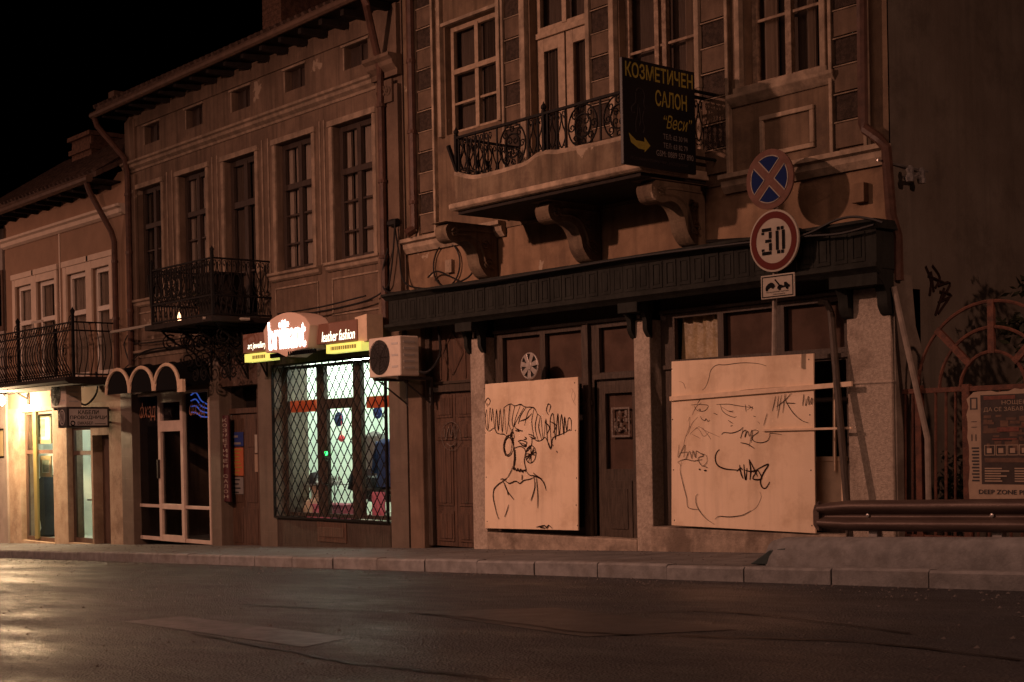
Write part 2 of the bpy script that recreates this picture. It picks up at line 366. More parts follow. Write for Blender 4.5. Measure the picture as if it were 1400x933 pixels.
while x < 12:
    e = random.uniform(-.008, .008)
    kb.add([(x+.006, YK+e, gz(x)-.3), (x+.99, YK+e, gz(x+1)-.3), (x+.99, YK+e, gz(x+1)-.015+e), (x+.006, YK+e, gz(x)-.015+e), (x+.006, YK+e+.02, gz(x)+.006+e), (x+.99, YK+e+.02, gz(x+1)+.006+e), (x+.99, YK+.15, gz(x+1)+.006+e), (x+.006, YK+.15, gz(x)+.006+e), (x+.006, YK+.15, gz(x)-.3), (x+.99, YK+.15, gz(x+1)-.3)],
           [(0, 1, 2, 3), (3, 2, 5, 4), (4, 5, 6, 7), (0, 3, 4, 7, 8), (1, 9, 6, 5, 2)])
    x += 1.
build(kb, 'kerb', M['kerb'], kind='structure')
def groundpoly(pts, name, m, off):
    q = MB(); vs = []
    for a in pts:
        X, Y = PG(*a, off=ZR); vs.append((X, Y, gz(X)+ZR+off))
    q.quad(*vs); build(q, name, m, kind='structure')
groundpoly([(168, 851), (250, 844), (478, 873), (415, 886)], 'road_marking', M['patch'], .004)
groundpoly([(560, 838), (760, 832), (1010, 862), (800, 872)], 'road_patch', mat('repair_asphalt', (.05, .049, .05), .45, var=.3, scale=2, bump=.4, bscale=70), .004)
crk = MB()
for pts in ([(330, 828), (480, 835), (640, 846), (800, 866), (960, 872), (1180, 880), (1400, 905)], [(260, 868), (400, 893), (480, 908), (560, 917), (700, 933)], [(620, 862), (780, 845), (980, 838), (1250, 868)], [(480, 908), (560, 898), (640, 893)]):
    pp = []
    for a in pts: pp.append(PG(*a, off=ZR))
    pp = smoothline(pp, 8); prev = None
    for i, (X, Y) in enumerate(pp):
        X += random.uniform(-.02, .02); Y += random.uniform(-.02, .02); wd = random.uniform(.008, .028)
        cur = ((X, Y-wd, gz(X)+ZR+.008), (X, Y+wd, gz(X)+ZR+.008))
        if prev: crk.quad(prev[0], cur[0], cur[1], prev[1])
        prev = cur
build(crk, 'road_cracks', M['tar'], kind='structure')

gr = MB(); rg_ = random.Random(5)
def stone(mb, X, Y, Z, r):
    k = len(mb.v); n = 5
    for i in range(n): a = 2*math.pi*i/n+rg_.random(); mb.v.append((X+r*math.cos(a), Y+r*math.sin(a), Z))
    mb.v.append((X+r*.2, Y, Z+r*rg_.uniform(.5, .9)))
    for i in range(n): mb.f.append((k+i, k+(i+1) % n, k+n))
for _ in range(1500):
    X = rg_.uniform(-30, -2); Y = YK-.04-abs(rg_.gauss(0, .5)) if rg_.random() < .6 else rg_.uniform(-10.5, -2.2); stone(gr, X, Y, gz(X)+ZR, rg_.uniform(.006, .02))
for _ in range(500):
    X = rg_.uniform(-30, -6); Y = -.08-abs(rg_.gauss(0, .25)) if rg_.random() < .6 else rg_.uniform(-1.8, -.1); stone(gr, X, Y, gz(X), rg_.uniform(.006, .018))
build(gr, 'road_grit', mat('grit', (.11, .10, .095), .9, spec=.1), kind='stuff', label='loose grit scattered on the asphalt and along the kerb')
# ------------------------------------------------------------------ shared builders
def window(parent, x0, x1, z0, z1, yf, m, vx=(.5,), tz=(), bars=(), fw=.07, glass=None, curtain=None, label=None, name='window', cloth='curtain', back=True):
    """joinery in an opening: frame, mullions at fractions vx, transoms at fractions tz, thin glazing bars"""
    f = MB(); d = .07; W = x1-x0; H = z1-z0
    f.box(x0, x0+fw, yf, yf+d, z0, z1); f.box(x1-fw, x1, yf, yf+d, z0, z1)
    f.box(x0+fw, x1-fw, yf, yf+d, z0, z0+fw); f.box(x0+fw, x1-fw, yf, yf+d, z1-fw, z1)
    for t in tz: f.box(x0+fw, x1-fw, yf-.02, yf+d-.01, z0+H*t-fw*.55, z0+H*t+fw*.55)
    cuts = [0]+sorted(tz)+[1]
    for q in vx:
        for i in range(len(cuts)-1):
            f.box(x0+W*q-fw*.6, x0+W*q+fw*.6, yf-.012, yf+d-.013, z0+H*cuts[i]+fw*.56, z0+H*cuts[i+1]-fw*.56)
    xs = [0]+sorted(vx)+[1]
    for t in bars:
        for i in range(len(xs)-1): f.box(x0+W*xs[i]+fw*.62, x0+W*xs[i+1]-fw*.62, yf+.012, yf+d-.03, z0+H*t-.017, z0+H*t+.017)
    o = build(f, name, m, parent, label=label, bevel=.006)
    p = MB()
    for i in range(len(xs)-1):
        p.quad((x0+W*xs[i]+.02, yf+.05, z0+.02), (x0+W*xs[i+1]-.02, yf+.05, z0+.02), (x0+W*xs[i+1]-.02, yf+.05, z1-.02), (x0+W*xs[i]+.02, yf+.05, z1-.02))
    build_each(p, 'pane', glass or M['pane'], o)
    if curtain:
        for a, b in curtain:
            c = MB(); n = 40
            for k in range(n):
                u0 = x0+W*(a+(b-a)*k/n); u1 = x0+W*(a+(b-a)*(k+1)/n)
                y0 = yf+.095+.02*math.sin(k*1.7)+.01*math.sin(k*.6); y1 = yf+.095+.02*math.sin((k+1)*1.7)+.01*math.sin((k+1)*.6)
                c.quad((u0, y0, z0+.03), (u1, y1, z0+.03), (u1, y1, z1-.03), (u0, y0, z1-.03))
            build(c, 'curtain', M[cloth], o, smooth=True)
    if back:
        build(MB().quad((x0-.1, yf+.145, z0-.1), (x1+.1, yf+.145, z0-.1), (x1+.1, yf+.145, z1+.1), (x0-.1, yf+.145, z1+.1)), 'inner_drape', M['drape'], o)
    return o
def frame_trim(mb, x0, x1, z0, z1, wd, y=-.03, sides='lrtb', d=.06):
    if 'l' in sides: mb.box(x0-wd, x0, y, y+d, z0, z1)
    if 'r' in sides: mb.box(x1, x1+wd, y, y+d, z0, z1)
    if 't' in sides: mb.box(x0-wd-.02, x1+wd+.02, y-.015, y+d-.002, z1+.001, z1+wd)
    if 'b' in sides: mb.box(x0-wd-.04, x1+wd+.04, y-.06, y+d-.004, z0-wd*.8, z0-.001)
def cornice(mb, x0, x1, z, prof, y0=.0):
    """moulding: prof is list of (projection, dz) going down from z"""
    poly = [(y0, z)]+[(-p, z+dz) for p, dz in prof]+[(y0, z+prof[-1][1])]
    mb.prismx(poly, x0, x1)

# ------------------------------------------------------------------ the boarded-up townhouse (right)
XL, XR = -16.93, -8.70
main = thing('townhouse', 'shabby ochre townhouse with boarded shopfront and wrought iron corner balcony', 'building', (-12.8, 0, -1.35))
W1 = (-15.95, -14.80, 4.27, 5.77); W2 = (-14.16, -13.08, 3.25, 6.35); W3 = (-12.52, -11.28, 4.0, 6.2); W4 = (-10.55, -9.52, 3.86, 5.9)
ZB = 2.14                                       # top of the shop fascia
mw = MB().wall(XL, XR, 2.84, 7.6, 0, [W1, W2, W3, W4], .2)
mw.quad((XL, .0, 7.6), (XL, 9, 7.6), (XL, 9, -3), (XL, 0, -3)); mw.quad((XL, 9, -3), (XL, 9, 7.6), (XR, 9, 7.6), (XR, 9, -3))
build(mw, 'wall', M['plmain'], main)
fr = MB().wall(XL, XR, 1.67, 2.84, .02, [], .1); build(fr, 'frieze_wall', M['plfrieze'], main)
gb = MB().quad((XR, .02, -3), (XR, 9, -3), (XR, 9, 7.6), (XR, .02, 7.6)); build(gb, 'gable_wall', M['gable'], main)
gp = MB().prismx([(.0, -2.6), (.42, -2.6), (.42, .35), (.5, .8), (.36, 1.1), (.3, 1.62), (.0, 1.62)], XR+.002, XR+.03); build(gp, 'gable_edge', M['gable2'], main)
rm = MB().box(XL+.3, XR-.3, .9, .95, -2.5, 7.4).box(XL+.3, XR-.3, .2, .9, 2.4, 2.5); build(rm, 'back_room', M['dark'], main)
rf = MB().prismx([(-.7, 7.55), (4.5, 9.6), (9.5, 7.55), (9.5, 7.7), (4.5, 9.8), (-.7, 7.7)], XL-.1, XR+.2); build(rf, 'roof', M['roof'], main)
# alternating rough and smooth panels between the windows
rough = MB(); smooth_ = MB(); line = MB()
strips = [(-16.55, -16.22), (-14.62, -14.32), (-12.98, -12.66), (-11.17, -10.82), (-9.33, -8.98)]
for a, b in strips:
    z = 2.98; k = 0
    while z < 7.3:
        rough_ = k % 2 == 1
        (rough if rough_ else smooth_).box(a, b, -.035 if not rough_ else -.02, .01, z, z+.255)
        line.box(a-.01, b+.01, -.05, .01, z+.257, z+.272)
        z += .29; k += 1
build_each(rough, 'rough_panel', M['rust'], main); build_each(smooth_, 'smooth_panel', M['panel'], main)
for a, b in strips:
    for q in (a-.06, b+.015): line.box(q, q+.045, -.065, .01, 2.93, 7.4)
for wq in (W1, W2, W3, W4):
    for q in (wq[0]-.1, wq[1]+.03): line.box(q, q+.07, -.075, .01, max(2.93, wq[2]-.02), 7.4)
frame_trim(line, *W1, .05, y=-.04, sides='t'); frame_trim(line, *W4, .08, y=-.03, sides='b')
build_each(line, 'moulding', M['trim'], main, bevel=.008)
# sill and framed panel under the right window
sp = MB(); cornice(sp, W4[0]-.22, W4[1]+.2, W4[2]-.06, [(.1, 0), (.1, -.04), (.05, -.1), (.02, -.13)])
x0, x1, z0, z1 = -10.35, -9.62, 3.05, 3.50
for a, b, c, d in ((x0, x1, z1-.05, z1), (x0, x1, z0, z0+.05), (x0, x0+.05, z0+.051, z1-.051), (x1-.05, x1, z0+.051, z1-.051)): sp.box(a, b, -.035, .01, c, d)
build(sp, 'window_apron', M['trim'], main, bevel=.008)
# belt course
bc = MB()
for a, b in ((XL, -14.72), (-10.88, XR+.02)): cornice(bc, a, b, 2.93, [(.13, 0), (.13, -.05), (.08, -.07), (.07, -.13), (.02, -.2)])
build_each(bc, 'belt_course', M['trim'], main)
# windows
window(main, *W1[:2], *W1[2:], .10, M['cream'], vx=(.5,), tz=(.58,), bars=(.29,), fw=.065, curtain=[(.55, .98)], cloth='drape')
window(main, *W2[:2], 5.28, 6.35, .12, M['cream'], vx=(.5,), fw=.07, name='window')
dr = MB(); yb = .12; xm = (W2[0]+W2[1])/2
for a, b in ((W2[0], xm-.015), (xm+.015, W2[1])):
    dr.box(a, a+.13, yb, yb+.06, 3.25, 5.2); dr.box(b-.13, b, yb, yb+.06, 3.25, 5.2)
    for c, d in ((3.25, 3.6), (5.03, 5.2), (4.22, 4.26)): dr.box(a+.13, b-.13, yb+.002, yb+.058, c, d)
dr.box(W2[0], W2[1], yb-.03, yb+.06, 5.205, 5.278)
bd = build(dr, 'balcony_door', M['cream'], main, bevel=.006)
build(MB().quad((W2[0]+.1, yb+.03, 3.3), (W2[1]-.1, yb+.03, 3.3), (W2[1]-.1, yb+.03, 5.1), (W2[0]+.1, yb+.03, 5.1)), 'pane', M['pane'], bd)
cq = MB()
for k in range(60):
    u0 = W2[0]+.1+k*.0147; f0 = .2+.02*math.sin(k*1.4); f1 = .2+.02*math.sin((k+1)*1.4)
    cq.quad((u0, f0, 3.3), (u0+.0147, f1, 3.3), (u0+.0147, f1, 5.1), (u0, f0, 5.1))
build(cq, 'curtain', M['drape'], bd, smooth=True)
window(main, *W3[:2], *W3[2:], .11, M['creamold'], vx=(.42, .52), tz=(), bars=(.3, .62), fw=.06, curtain=[(.72, .85)])
window(main, *W4[:2], *W4[2:], .11, M['creamold'], vx=(.5,), tz=(), bars=(.36, .72), fw=.07, curtain=[(.68, .8), (.1, .3)])
# balcony on the first floor
BX0, BX1, BY = -14.42, -11.14, -1.07
xt = [P(px, py, BY) for px, py in ((621, 239), (632, 243), (648, 245), (672, 240), (700, 232), (718, 226), (733, 215), (746, 211), (758, 211), (770, 209), (790, 205), (815, 200), (849, 192))]
prof = [(BX0-.02, xt[0][1])]+[(x, z) for x, z in xt if x > BX0]+[(BX1-.03, xt[-1][1]-.02)]
prof = smoothline(prof, 4)
ZS = 2.92
par = MB()
n = len(prof)
par.prism(prof+[(BX1, prof[-1][1]), (BX1, ZS+.1), (BX0, ZS+.1)], BY, BY+.09)
par.box(BX0, BX0+.09, BY+.09, 0, ZS+.1, prof[0][1]); par.box(BX1-.09, BX1, BY+.09, 0, ZS+.1, prof[-1][1]-.02)
bal = build(par, 'balcony', M['para'], main, bevel=.012)
sl = MB().box(BX0-.02, BX1+.02, BY-.03, 0, ZS, ZS+.1)
sl.prismx([(BY-.03, ZS+.1), (BY-.075, ZS+.085), (BY-.075, ZS+.03), (BY-.03, ZS)], BX0-.05, BX1+.05)
build(sl, 'floor_slab', M['trim'], bal, bevel=.01)
build(MB().box(BX0+.03, BX1-.03, BY+.02, -.01, ZS-.045, ZS-.002), 'soffit', M['eave'], bal)
cope = MB().tube([(x, BY+.03, z+.015) for x, z in prof], .035, 6); build(cope, 'coping', M['trim'], bal, smooth=True)
def scrollbracket(xc, wd):                      # carved console: flowing S profile
    pr = [(0, ZS-.05), (-.78, ZS-.05), (-.86, ZS-.13), (-.82, ZS-.26), (-.7, ZS-.3), (-.55, ZS-.27), (-.42, ZS-.32), (-.34, ZS-.44), (-.3, ZS-.58), (-.2, ZS-.7), (-.1, ZS-.74), (0, ZS-.75)]
    pr = smoothline(pr[1:-1], 4); pr = [(0, ZS-.05)]+pr+[(0, ZS-.76)]
    b = MB().prismx(pr, xc-wd/2, xc+wd/2)
    inn = smoothline([(-.06, ZS-.13), (-.6, ZS-.13), (-.66, ZS-.2), (-.5, ZS-.2), (-.34, ZS-.26), (-.24, ZS-.42), (-.2, ZS-.55), (-.08, ZS-.62)], 4)
    for sx in (xc-wd/2, xc+wd/2):
        b.tube([(sx, y, z) for y, z in inn], .022, 5)
        for cy, cz, r in ((-.72, ZS-.18, .06), (-.16, ZS-.55, .09), (-.2, ZS-.3, .07)):
            b.tube([(sx, cy+r*(1-k/22)*math.cos(k*.55), cz+r*(1-k/22)*math.sin(k*.55)) for k in range(20)], .018, 5)
    b.box(xc-wd*.65, xc+wd*.65, -.9, 0, ZS-.052, ZS-.0465)
    build(b, 'bracket', M['para'], bal, bevel=.012)
for px in (680, 822, 965): scrollbracket(P(px, 345, 0)[0]-.12, .24)
# iron railing of that balcony
ZT = 3.86
def zpar(x):
    for i in range(len(prof)-1):
        if prof[i][0] <= x <= prof[i+1][0]:
            t = (x-prof[i][0])/(prof[i+1][0]-prof[i][0]+1e-9); return prof[i][1]*(1-t)+prof[i+1][1]*t
    return prof[-1][1] if x > prof[-1][0] else prof[0][1]
rl = MB(); yr = BY+.03
rl.box(BX0-.02, BX1+.02, yr-.02, yr+.02, ZT-.03, ZT)
rl.box(BX0-.02, BX0+.015, yr+.02, -.02, ZT-.03, ZT); rl.box(BX1-.015, BX1+.02, yr+.02, -.02, ZT-.03, ZT)
circ = [P(698, 188, BY)[0], P(794, 169, BY)[0], BX1-.36]
posts = [BX0, P(741, 170, BY)[0], BX1]
for x in posts:
    rl.box(x-.02, x+.02, yr-.022, yr+.022, zpar(x), ZT+.03)
    rl.lathe((x, yr, ZT+.03), (0, 0, 1), [(0, .02), (.02, .035), (.045, .035), (.07, .015), (.1, .003)], 8)
rl.box(posts[1]+.06, posts[1]+.085, yr-.015, yr+.015, zpar(posts[1]), ZT-.03)
def scroll(mb, c, r, turns, a0, y, sgn=1, t=.009, pl='x'):
    pts = []
    for k in range(int(turns*12)+1):
        a = a0+sgn*k*math.pi/6; q = r*(1-.72*k/(turns*12))
        pts.append((c[0]+q*math.cos(a), y, c[1]+q*math.sin(a)) if pl == 'x' else (y, c[0]+q*math.cos(a), c[1]+q*math.sin(a)))
    mb.tube(pts, t, 4)
def lyre(mb, xa, xb, za, zb, y, pl='x'):        # one bar cell: upright with opposed scrolls
    c = (xa+xb)/2; w2 = (xb-xa)/2; H = zb-za
    pt = (lambda u, z: (u, y, z)) if pl == 'x' else (lambda u, z: (y, u, z))
    mb.tube([pt(xa, za), pt(xa, zb)], .011, 4)
    for sg in (-1, 1):
        mb.tube([pt(c+sg*w2*q, za+H*h) for q, h in ((.12, .88), (.3, .96), (.62, .95), (.72, .86), (.5, .8), (.4, .86))], .008, 4)
        mb.tube([pt(c+sg*w2*q, za+H*h) for q, h in ((.1, .9), (.08, .75), (.3, .6), (.72, .45), (.72, .3), (.35, .16), (.08, .08))], .009, 4)
        mb.tube([pt(c+sg*w2*q, za+H*h) for q, h in ((.12, .02), (.4, .0), (.75, .05), (.66, .14), (.42, .12))], .008, 4)
def railrun(mb, xa, xb, step, y, zbot, ztop, skip=(), pl='x'):
    nn = max(1, round((xb-xa)/step))
    for i in range(nn):
        a = xa+(xb-xa)*i/nn; b = xa+(xb-xa)*(i+1)/nn
        if any(s-.3 < (a+b)/2 < s+.3 for s in skip): continue
        lyre(mb, a, b, (zbot(a) if callable(zbot) else zbot)+.02, ztop, y, pl)
railrun(rl, BX0+.05, BX1-.05, .165, yr, lambda x: max(zpar(x), zpar(x+.16)), ZT-.03, skip=circ)
railrun(rl, BY+.08, -.06, .16, BX0, lambda x: prof[0][1], ZT-.03, pl='y'); railrun(rl, BY+.08, -.06, .16, BX1, lambda x: prof[-1][1], ZT-.03, pl='y')
for x in circ:
    za = zpar(x); zc = (za+ZT)/2; rr = (ZT-za)/2-.03
    for q in (-.29, .29): rl.tube([(x+q, yr, za), (x+q, yr, ZT)], .012, 4)
    rl.ring((x, yr, zc), .24, rr, .011); rl.ring((x, yr, zc), .13, rr*.55, .013)
    for k in range(8):
        a = k*math.pi/4; scroll(rl, (x+.18*math.cos(a), zc+rr*.78*math.sin(a)), .05, 1.2, a, yr)
    for k in range(4):
        a = k*math.pi/2+.78; scroll(rl, (x+.07*math.cos(a), zc+rr*.3*math.sin(a)), .05, 1., a, yr, -1)
rl.tube([(BX0-.1, yr-.05, ZT-.1), (BX0+.02, yr, zpar(BX0)+.02)], .03, 4)
build(rl, 'railing', M['iron'], bal)
# round cable loop relief and junction plate on the frieze
cb = MB(); cx, cz = P(612, 363, 0)
cb.ring((cx, -.02, cz), .30, .30, .012, n=32); build(cb, 'wall_cable', M['cable'], main)
x_, z_ = P(616, 365, 0); build(MB().box(x_-.07, x_+.07, -.045, .02, z_-.09, z_+.09), 'junction_box', M['trim'], main, bevel=.006)
x_, z_ = P(1177, 265, 0); jb = build(MB().box(x_-.08, x_+.08, -.06, .02, z_-.1, z_+.1), 'junction_box', M['plfrieze'], main, bevel=.008)
# downpipes
dp = MB(); X1_ = P(564, 200, -.1)[0]
dp.tube([(X1_, -.1, 7.5), (X1_, -.1, 3.05)], .06, 8); dp.tube([(X1_, -.1, 3.05), (X1_-.05, -.2, 2.98)], .065, 8)
for z in (3.4, 4.4, 5.4, 6.4): dp.lathe((X1_, -.1, z), (0, 0, 1), [(0, .062), (0, .072), (.05, .072), (.05, .062)], 10)
build(dp, 'drainpipe', M['pipe'], main, smooth=True)
dp = MB(); a = P(1178, 0, -.12); b = P(1180, 170, -.12); c = P(1207, 190, -.12)
dp.tube([(a[0], -.12, 7.5), (a[0], -.12, a[1]), (b[0], -.12, b[1]), (b[0]+.03, -.12, b[1]-.06), (XR-.02, -.14, c[1]), (XR+.05, -.12, c[1]-.1), (XR+.05, -.06, 2.2), (XR+.04, .05, 2.0), (XR+.05, .05, 1.55)], .055, 8)
build(dp, 'drainpipe', M['pipe'], main, smooth=True)

# shop fascia, piers, shopfronts
fa = MB(); FX0, FX1, FY, FZ0 = -17.0, -8.66, -.30, 1.66
fa.box(FX0, FX1, FY, 0, FZ0, ZB-.06)
fb = build(fa, 'shop_fascia', M['fascia'], main, bevel=.006)
cr = MB(); cornice(cr, FX0-.05, FX1+.05, ZB, [(.40, 0), (.40, -.03), (.36, -.05), (.31, -.09)]); cornice(cr, FX0-.03, FX1+.03, FZ0+.05, [(.36, 0), (.36, -.04), (.31, -.07), (.27, -.1)], y0=-.26)
build(cr, 'fascia_cornice', M['fascia'], fb)
pn = MB(); x = FX0+.08
while x < FX1-.2:
    jj = random.choice((.005, .007, .009, .011))
    for q0, q1, c0, c1 in ((0, .17, 0, .03), (0, .17, .27, .30), (0, .03, .031, .269), (.14, .17, .031, .269)): pn.box(x+q0, x+q1, FY-jj, FY+.01, 1.74+c0, 1.74+c1)
    pn.box(x+.045, x+.125, FY-.007, FY+.01, 1.785, 1.995)
    x += .215
build(pn, 'fascia_panel', M['fascia'], fb)
PIERS = [(-15.47, -15.17), (-12.33, -12.06), (-9.24, XR)]
for i, (a, b) in enumerate(PIERS):
    y0 = -.05 if i < 2 else -.03
    q = MB().box(a, b, y0, .5, -2.6, 1.42 if i < 2 else 1.5)
    if i == 2: q.box(a-.012, b+.012, y0-.012, .5, .52, .55)
    build(q, 'stone_pier', M['stone'], main, bevel=.012)
    cbk = MB(); c0 = a-.03; c1 = b+.03
    prf = smoothline([(-.27, 1.66), (-.27, 1.57), (-.2, 1.53), (-.13, 1.42), (-.12, 1.3), (-.07, 1.22)], 4)
    if i == 2:
        for q0, q1 in ((c0, c0+.12), (c1-.12, c1)): cbk.prismx([(-.03, 1.66)]+prf+[(-.03, 1.2)], q0, q1)
    else:
        for q0, q1 in ((c0, c0+.07), (c1-.07, c1)): cbk.prismx([(-.03, 1.66)]+prf+[(-.03, 1.2)], q0, q1)
    cbk.box(c0+.005, c1-.005, -.28, .0, 1.5, 1.655)
    build(cbk, 'fascia_corbel', M['fascia'], main, smooth=True)
build(MB().box(XL, -16.6, -.04, .5, -2.6, 1.655), 'plaster_pier', M['plmid'], main, bevel=.01)
# plinths
p2 = MB().box(-12.06, -9.24, -.10, .3, -2.6, -1.03); p2.box(-15.17, -12.33, -.06, .3, -2.6, -1.2)
build_each(p2, 'plinth', M['plinth'], main, bevel=.02)
build(MB().quad((-16.6, .02, 1.66), (XR-.4, .02, 1.66), (XR-.4, .5, 1.66), (-16.6, .5, 1.66)), 'lintel', M['dark'], main)
# carved double door at the left end
xa, xb = -16.6, -15.47
dm = MB().box(xa, xa+.09, .04, .16, -1.45, 1.66).box(xb-.05, xb, .04, .16, -1.45, 1.66).box(xa+.09, xb-.05, .05, .15, .72, .83).box(xa+.09, xb-.05, .03, .12, .83, .87)
ent = build(dm, 'door_frame', M['wood'], main, bevel=.006)
tr = MB().box(xa+.09, xb-.05, .1, .13, .87, 1.66)
cx, cz = (xa+xb)/2, 1.26
dmd = [(cx, cz+.3), (cx+.24, cz), (cx, cz-.3), (cx-.24, cz)]
for i in range(4): tr.tube([(dmd[i][0], .095, dmd[i][1]), (dmd[(i+1) % 4][0], .095, dmd[(i+1) % 4][1])], .018, 4)
for q in (-.28, .28): tr.box(cx+q-.02, cx+q+.02, .085, .1, .9, 1.63)
build(tr, 'transom_panel', M['doorwood'], ent)
def leafdoor(a, b):
    q = MB().box(a, b, .11, .15, -1.45, .72); w3 = (b-a)
    for c0, c1 in ((-1.38, -.95), (-.88, -.02), (.04, .3), (.36, .68)):
        q.box(a+.06, b-.06, .095, .11, c0, c1); q.box(a+.1, b-.1, .085, .096, c0+.04, c1-.04)
        q.box(a+w3*.42, a+w3*.58, .078, .0855, c0+.04, c1-.04)
    return q
xm = (xa+.09+xb-.05)/2
for a, b in ((xa+.095, xm-.004), (xm+.004, xb-.055)):
    dl = build(leafdoor(a, b), 'door_leaf', M['doorwood'], main, bevel=.005)
gz_ = MB(); cx, cz = P(617, 597, .08)
gz_.ring((cx, .0765, cz), .22, .2, .004, n=30, sec=4)
for pts in ([(-.14, .1), (-.12, -.05), (-.05, .12), (0, -.02), (.06, .15), (.1, -.05), (.15, .1)], [(-.1, -.1), (0, -.14), (.1, -.08)]):
    gz_.tube([(cx+a, .0765, cz+b) for a, b in smoothline(pts, 4)], .007, 4)
build(gz_, 'chalk_scribble', M['chalk'], main)
# middle shopfront: window above the board, glazed door on its right
xa, xb = -15.17, -12.33; yw = .14
def P_(px, py): return P(px, py, yw)
xd = P_(812, 500)[0]; xpost = P_(801, 500)[0]
holes = [(xa+.17, P_(738, 470)[0], .80, 1.40), (P_(745, 470)[0], xpost-.08, .80, 1.40), (xa+.17, xpost-.08, .52, .72), (xa+.17, xpost-.08, -1.1, .44), (xd+.1, xb-.07, .84, 1.40)]
sf = MB().wall(xa, xd, -1.25, 1.66, yw, [holes[0], holes[1], holes[2], holes[3]], .06).wall(xd, xb, .74, 1.66, yw, [holes[4]], .06)
sf.box(xa+.02, xb-.02, yw-.05, yw, 1.46, 1.5); sf.box(xa+.05, xd-.02, yw-.03, yw, .44, .5); sf.box(xpost, xpost+.1, yw-.06, yw, -1.2, 1.45)
sf.box(xd, xb, yw-.035, yw, .755, .82)
shf = build(sf, 'shopfront', M['wood'], main, bevel=.004)
pq = MB()
for h in holes: pq.quad((h[0], yw+.045, h[2]), (h[1], yw+.045, h[2]), (h[1], yw+.045, h[3]), (h[0], yw+.045, h[3]))
build_each(pq, 'pane', M['pane'], shf)
sheet = MB()
for h in holes[:2]+holes[4:]: sheet.quad((h[0]-.05, yw+.075, h[2]-.05), (h[1]+.05, yw+.075, h[2]-.05), (h[1]+.05, yw+.075, h[3]+.05), (h[0]-.05, yw+.075, h[3]+.05))
build_each(sheet, 'blind', mat('brown_paper', (.14, .085, .065), .9, var=.35, scale=3), shf)
dh = (P_(826, 560)[0], P_(863, 560)[0], -.36, .58)
sd = MB().wall(xd+.03, xb-.06, -1.42, .74, yw+.02, [dh], .05)
sd.box(dh[0]+.02, dh[1]-.02, yw+.006, yw+.02, -1.2, -.5); sd.box(dh[0]+.09, dh[1]-.09, yw-.004, yw+.0065, -1.1, -.6)
gd = build(sd, 'shop_door', M['wood'], main, bevel=.005)
build(MB().quad((dh[0], yw+.05, dh[2]), (dh[1], yw+.05, dh[2]), (dh[1], yw+.05, dh[3]), (dh[0], yw+.05, dh[3])), 'pane', M['pane'], gd)
build(MB().quad((dh[0]-.02, yw+.085, dh[2]-.02), (dh[1]+.02, yw+.085, dh[2]-.02), (dh[1]+.02, yw+.085, dh[3]+.02), (dh[0]-.02, yw+.085, dh[3]+.02)), 'blind', MATS['brown_paper'], gd)
nt_ = MB(); cx, cz = P(847, 578, yw+.02)
rnd = random.Random(4)
for a, b, c, d in ((-.16, .16, .16, .185), (-.16, .16, -.185, -.16), (-.16, -.135, -.16, .16), (.135, .16, -.16, .16)): nt_.box(cx+a, cx+b, yw+.035, yw+.042, cz+c, cz+d)
for i in range(26):
    a = rnd.uniform(-.12, .1); b = rnd.uniform(-.14, .11); nt_.box(cx+a, cx+a+rnd.uniform(.01, .05), yw+.035, yw+.041, cz+b, cz+b+rnd.uniform(.01, .05))
nt_.tube([(cx-.02, yw+.04, cz+.52), (cx+.04, yw+.04, cz+.45), (cx+.1, yw+.04, cz+.52)], .006, 4); nt_.box(cx-.03, cx+.1, yw+.036, yw+.042, cz+.55, cz+.565)
build(nt_, 'sticker', M['chalk'], gd)
# right shopfront
xa, xb = -12.06, -9.24
hs = [(P_(922, 450)[0], P_(981, 450)[0], .93, 1.42), (P_(989, 450)[0], P_(1057, 450)[0], .93, 1.42), (P_(1072, 450)[0], P_(1154, 440)[0], .93, 1.42), (P_(922, 450)[0], xb-.14, -.95, .80)]
s3 = MB().wall(xa, xb, -1.05, 1.66, yw, hs, .06)
s3.box(xa+.02, xb-.02, yw-.05, yw, 1.48, 1.52); s3.box(xa+.06, xb-.06, yw-.035, yw, .82, .87)
shf3 = build(s3, 'shopfront', M['wood'], main, bevel=.004)
pq = MB()
for h in hs: pq.quad((h[0], yw+.045, h[2]), (h[1], yw+.045, h[2]), (h[1], yw+.045, h[3]), (h[0], yw+.045, h[3]))
build_each(pq, 'pane', M['pane'], shf3)
sheet = MB()
for h in hs[1:3]: sheet.quad((h[0]-.05, yw+.08, h[2]-.05), (h[1]+.05, yw+.08, h[2]-.05), (h[1]+.05, yw+.08, h[3]+.05), (h[0]-.05, yw+.08, h[3]+.05))
build(sheet, 'blind', MATS['brown_paper'], shf3)
sheet = MB(); h = hs[0]; n = 14  # pale glossy folded sheet standing in for street light reflected in this pane
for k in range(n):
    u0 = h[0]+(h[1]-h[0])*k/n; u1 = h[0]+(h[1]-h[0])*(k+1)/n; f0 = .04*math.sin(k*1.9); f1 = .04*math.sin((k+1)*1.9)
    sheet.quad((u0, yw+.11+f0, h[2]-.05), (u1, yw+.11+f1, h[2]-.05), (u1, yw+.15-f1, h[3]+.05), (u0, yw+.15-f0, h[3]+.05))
build(sheet, 'glare_sheet', mat('glare_sheet', (.5, .38, .22), .28, var=.35, scale=5, bump=.8, bscale=9, spec=.5), shf3, smooth=True)
# white kick panel at the right of the display window
build(MB().box(P_(1119, 680)[0], P_(1158, 680)[0], yw-.03, yw-.001, -.95, -.27).box(P_(1117, 680)[0], P_(1160, 680)[0], yw-.045, yw-.0005, -.27, -.22), 'kick_panel', M['batten'], main, bevel=.004)

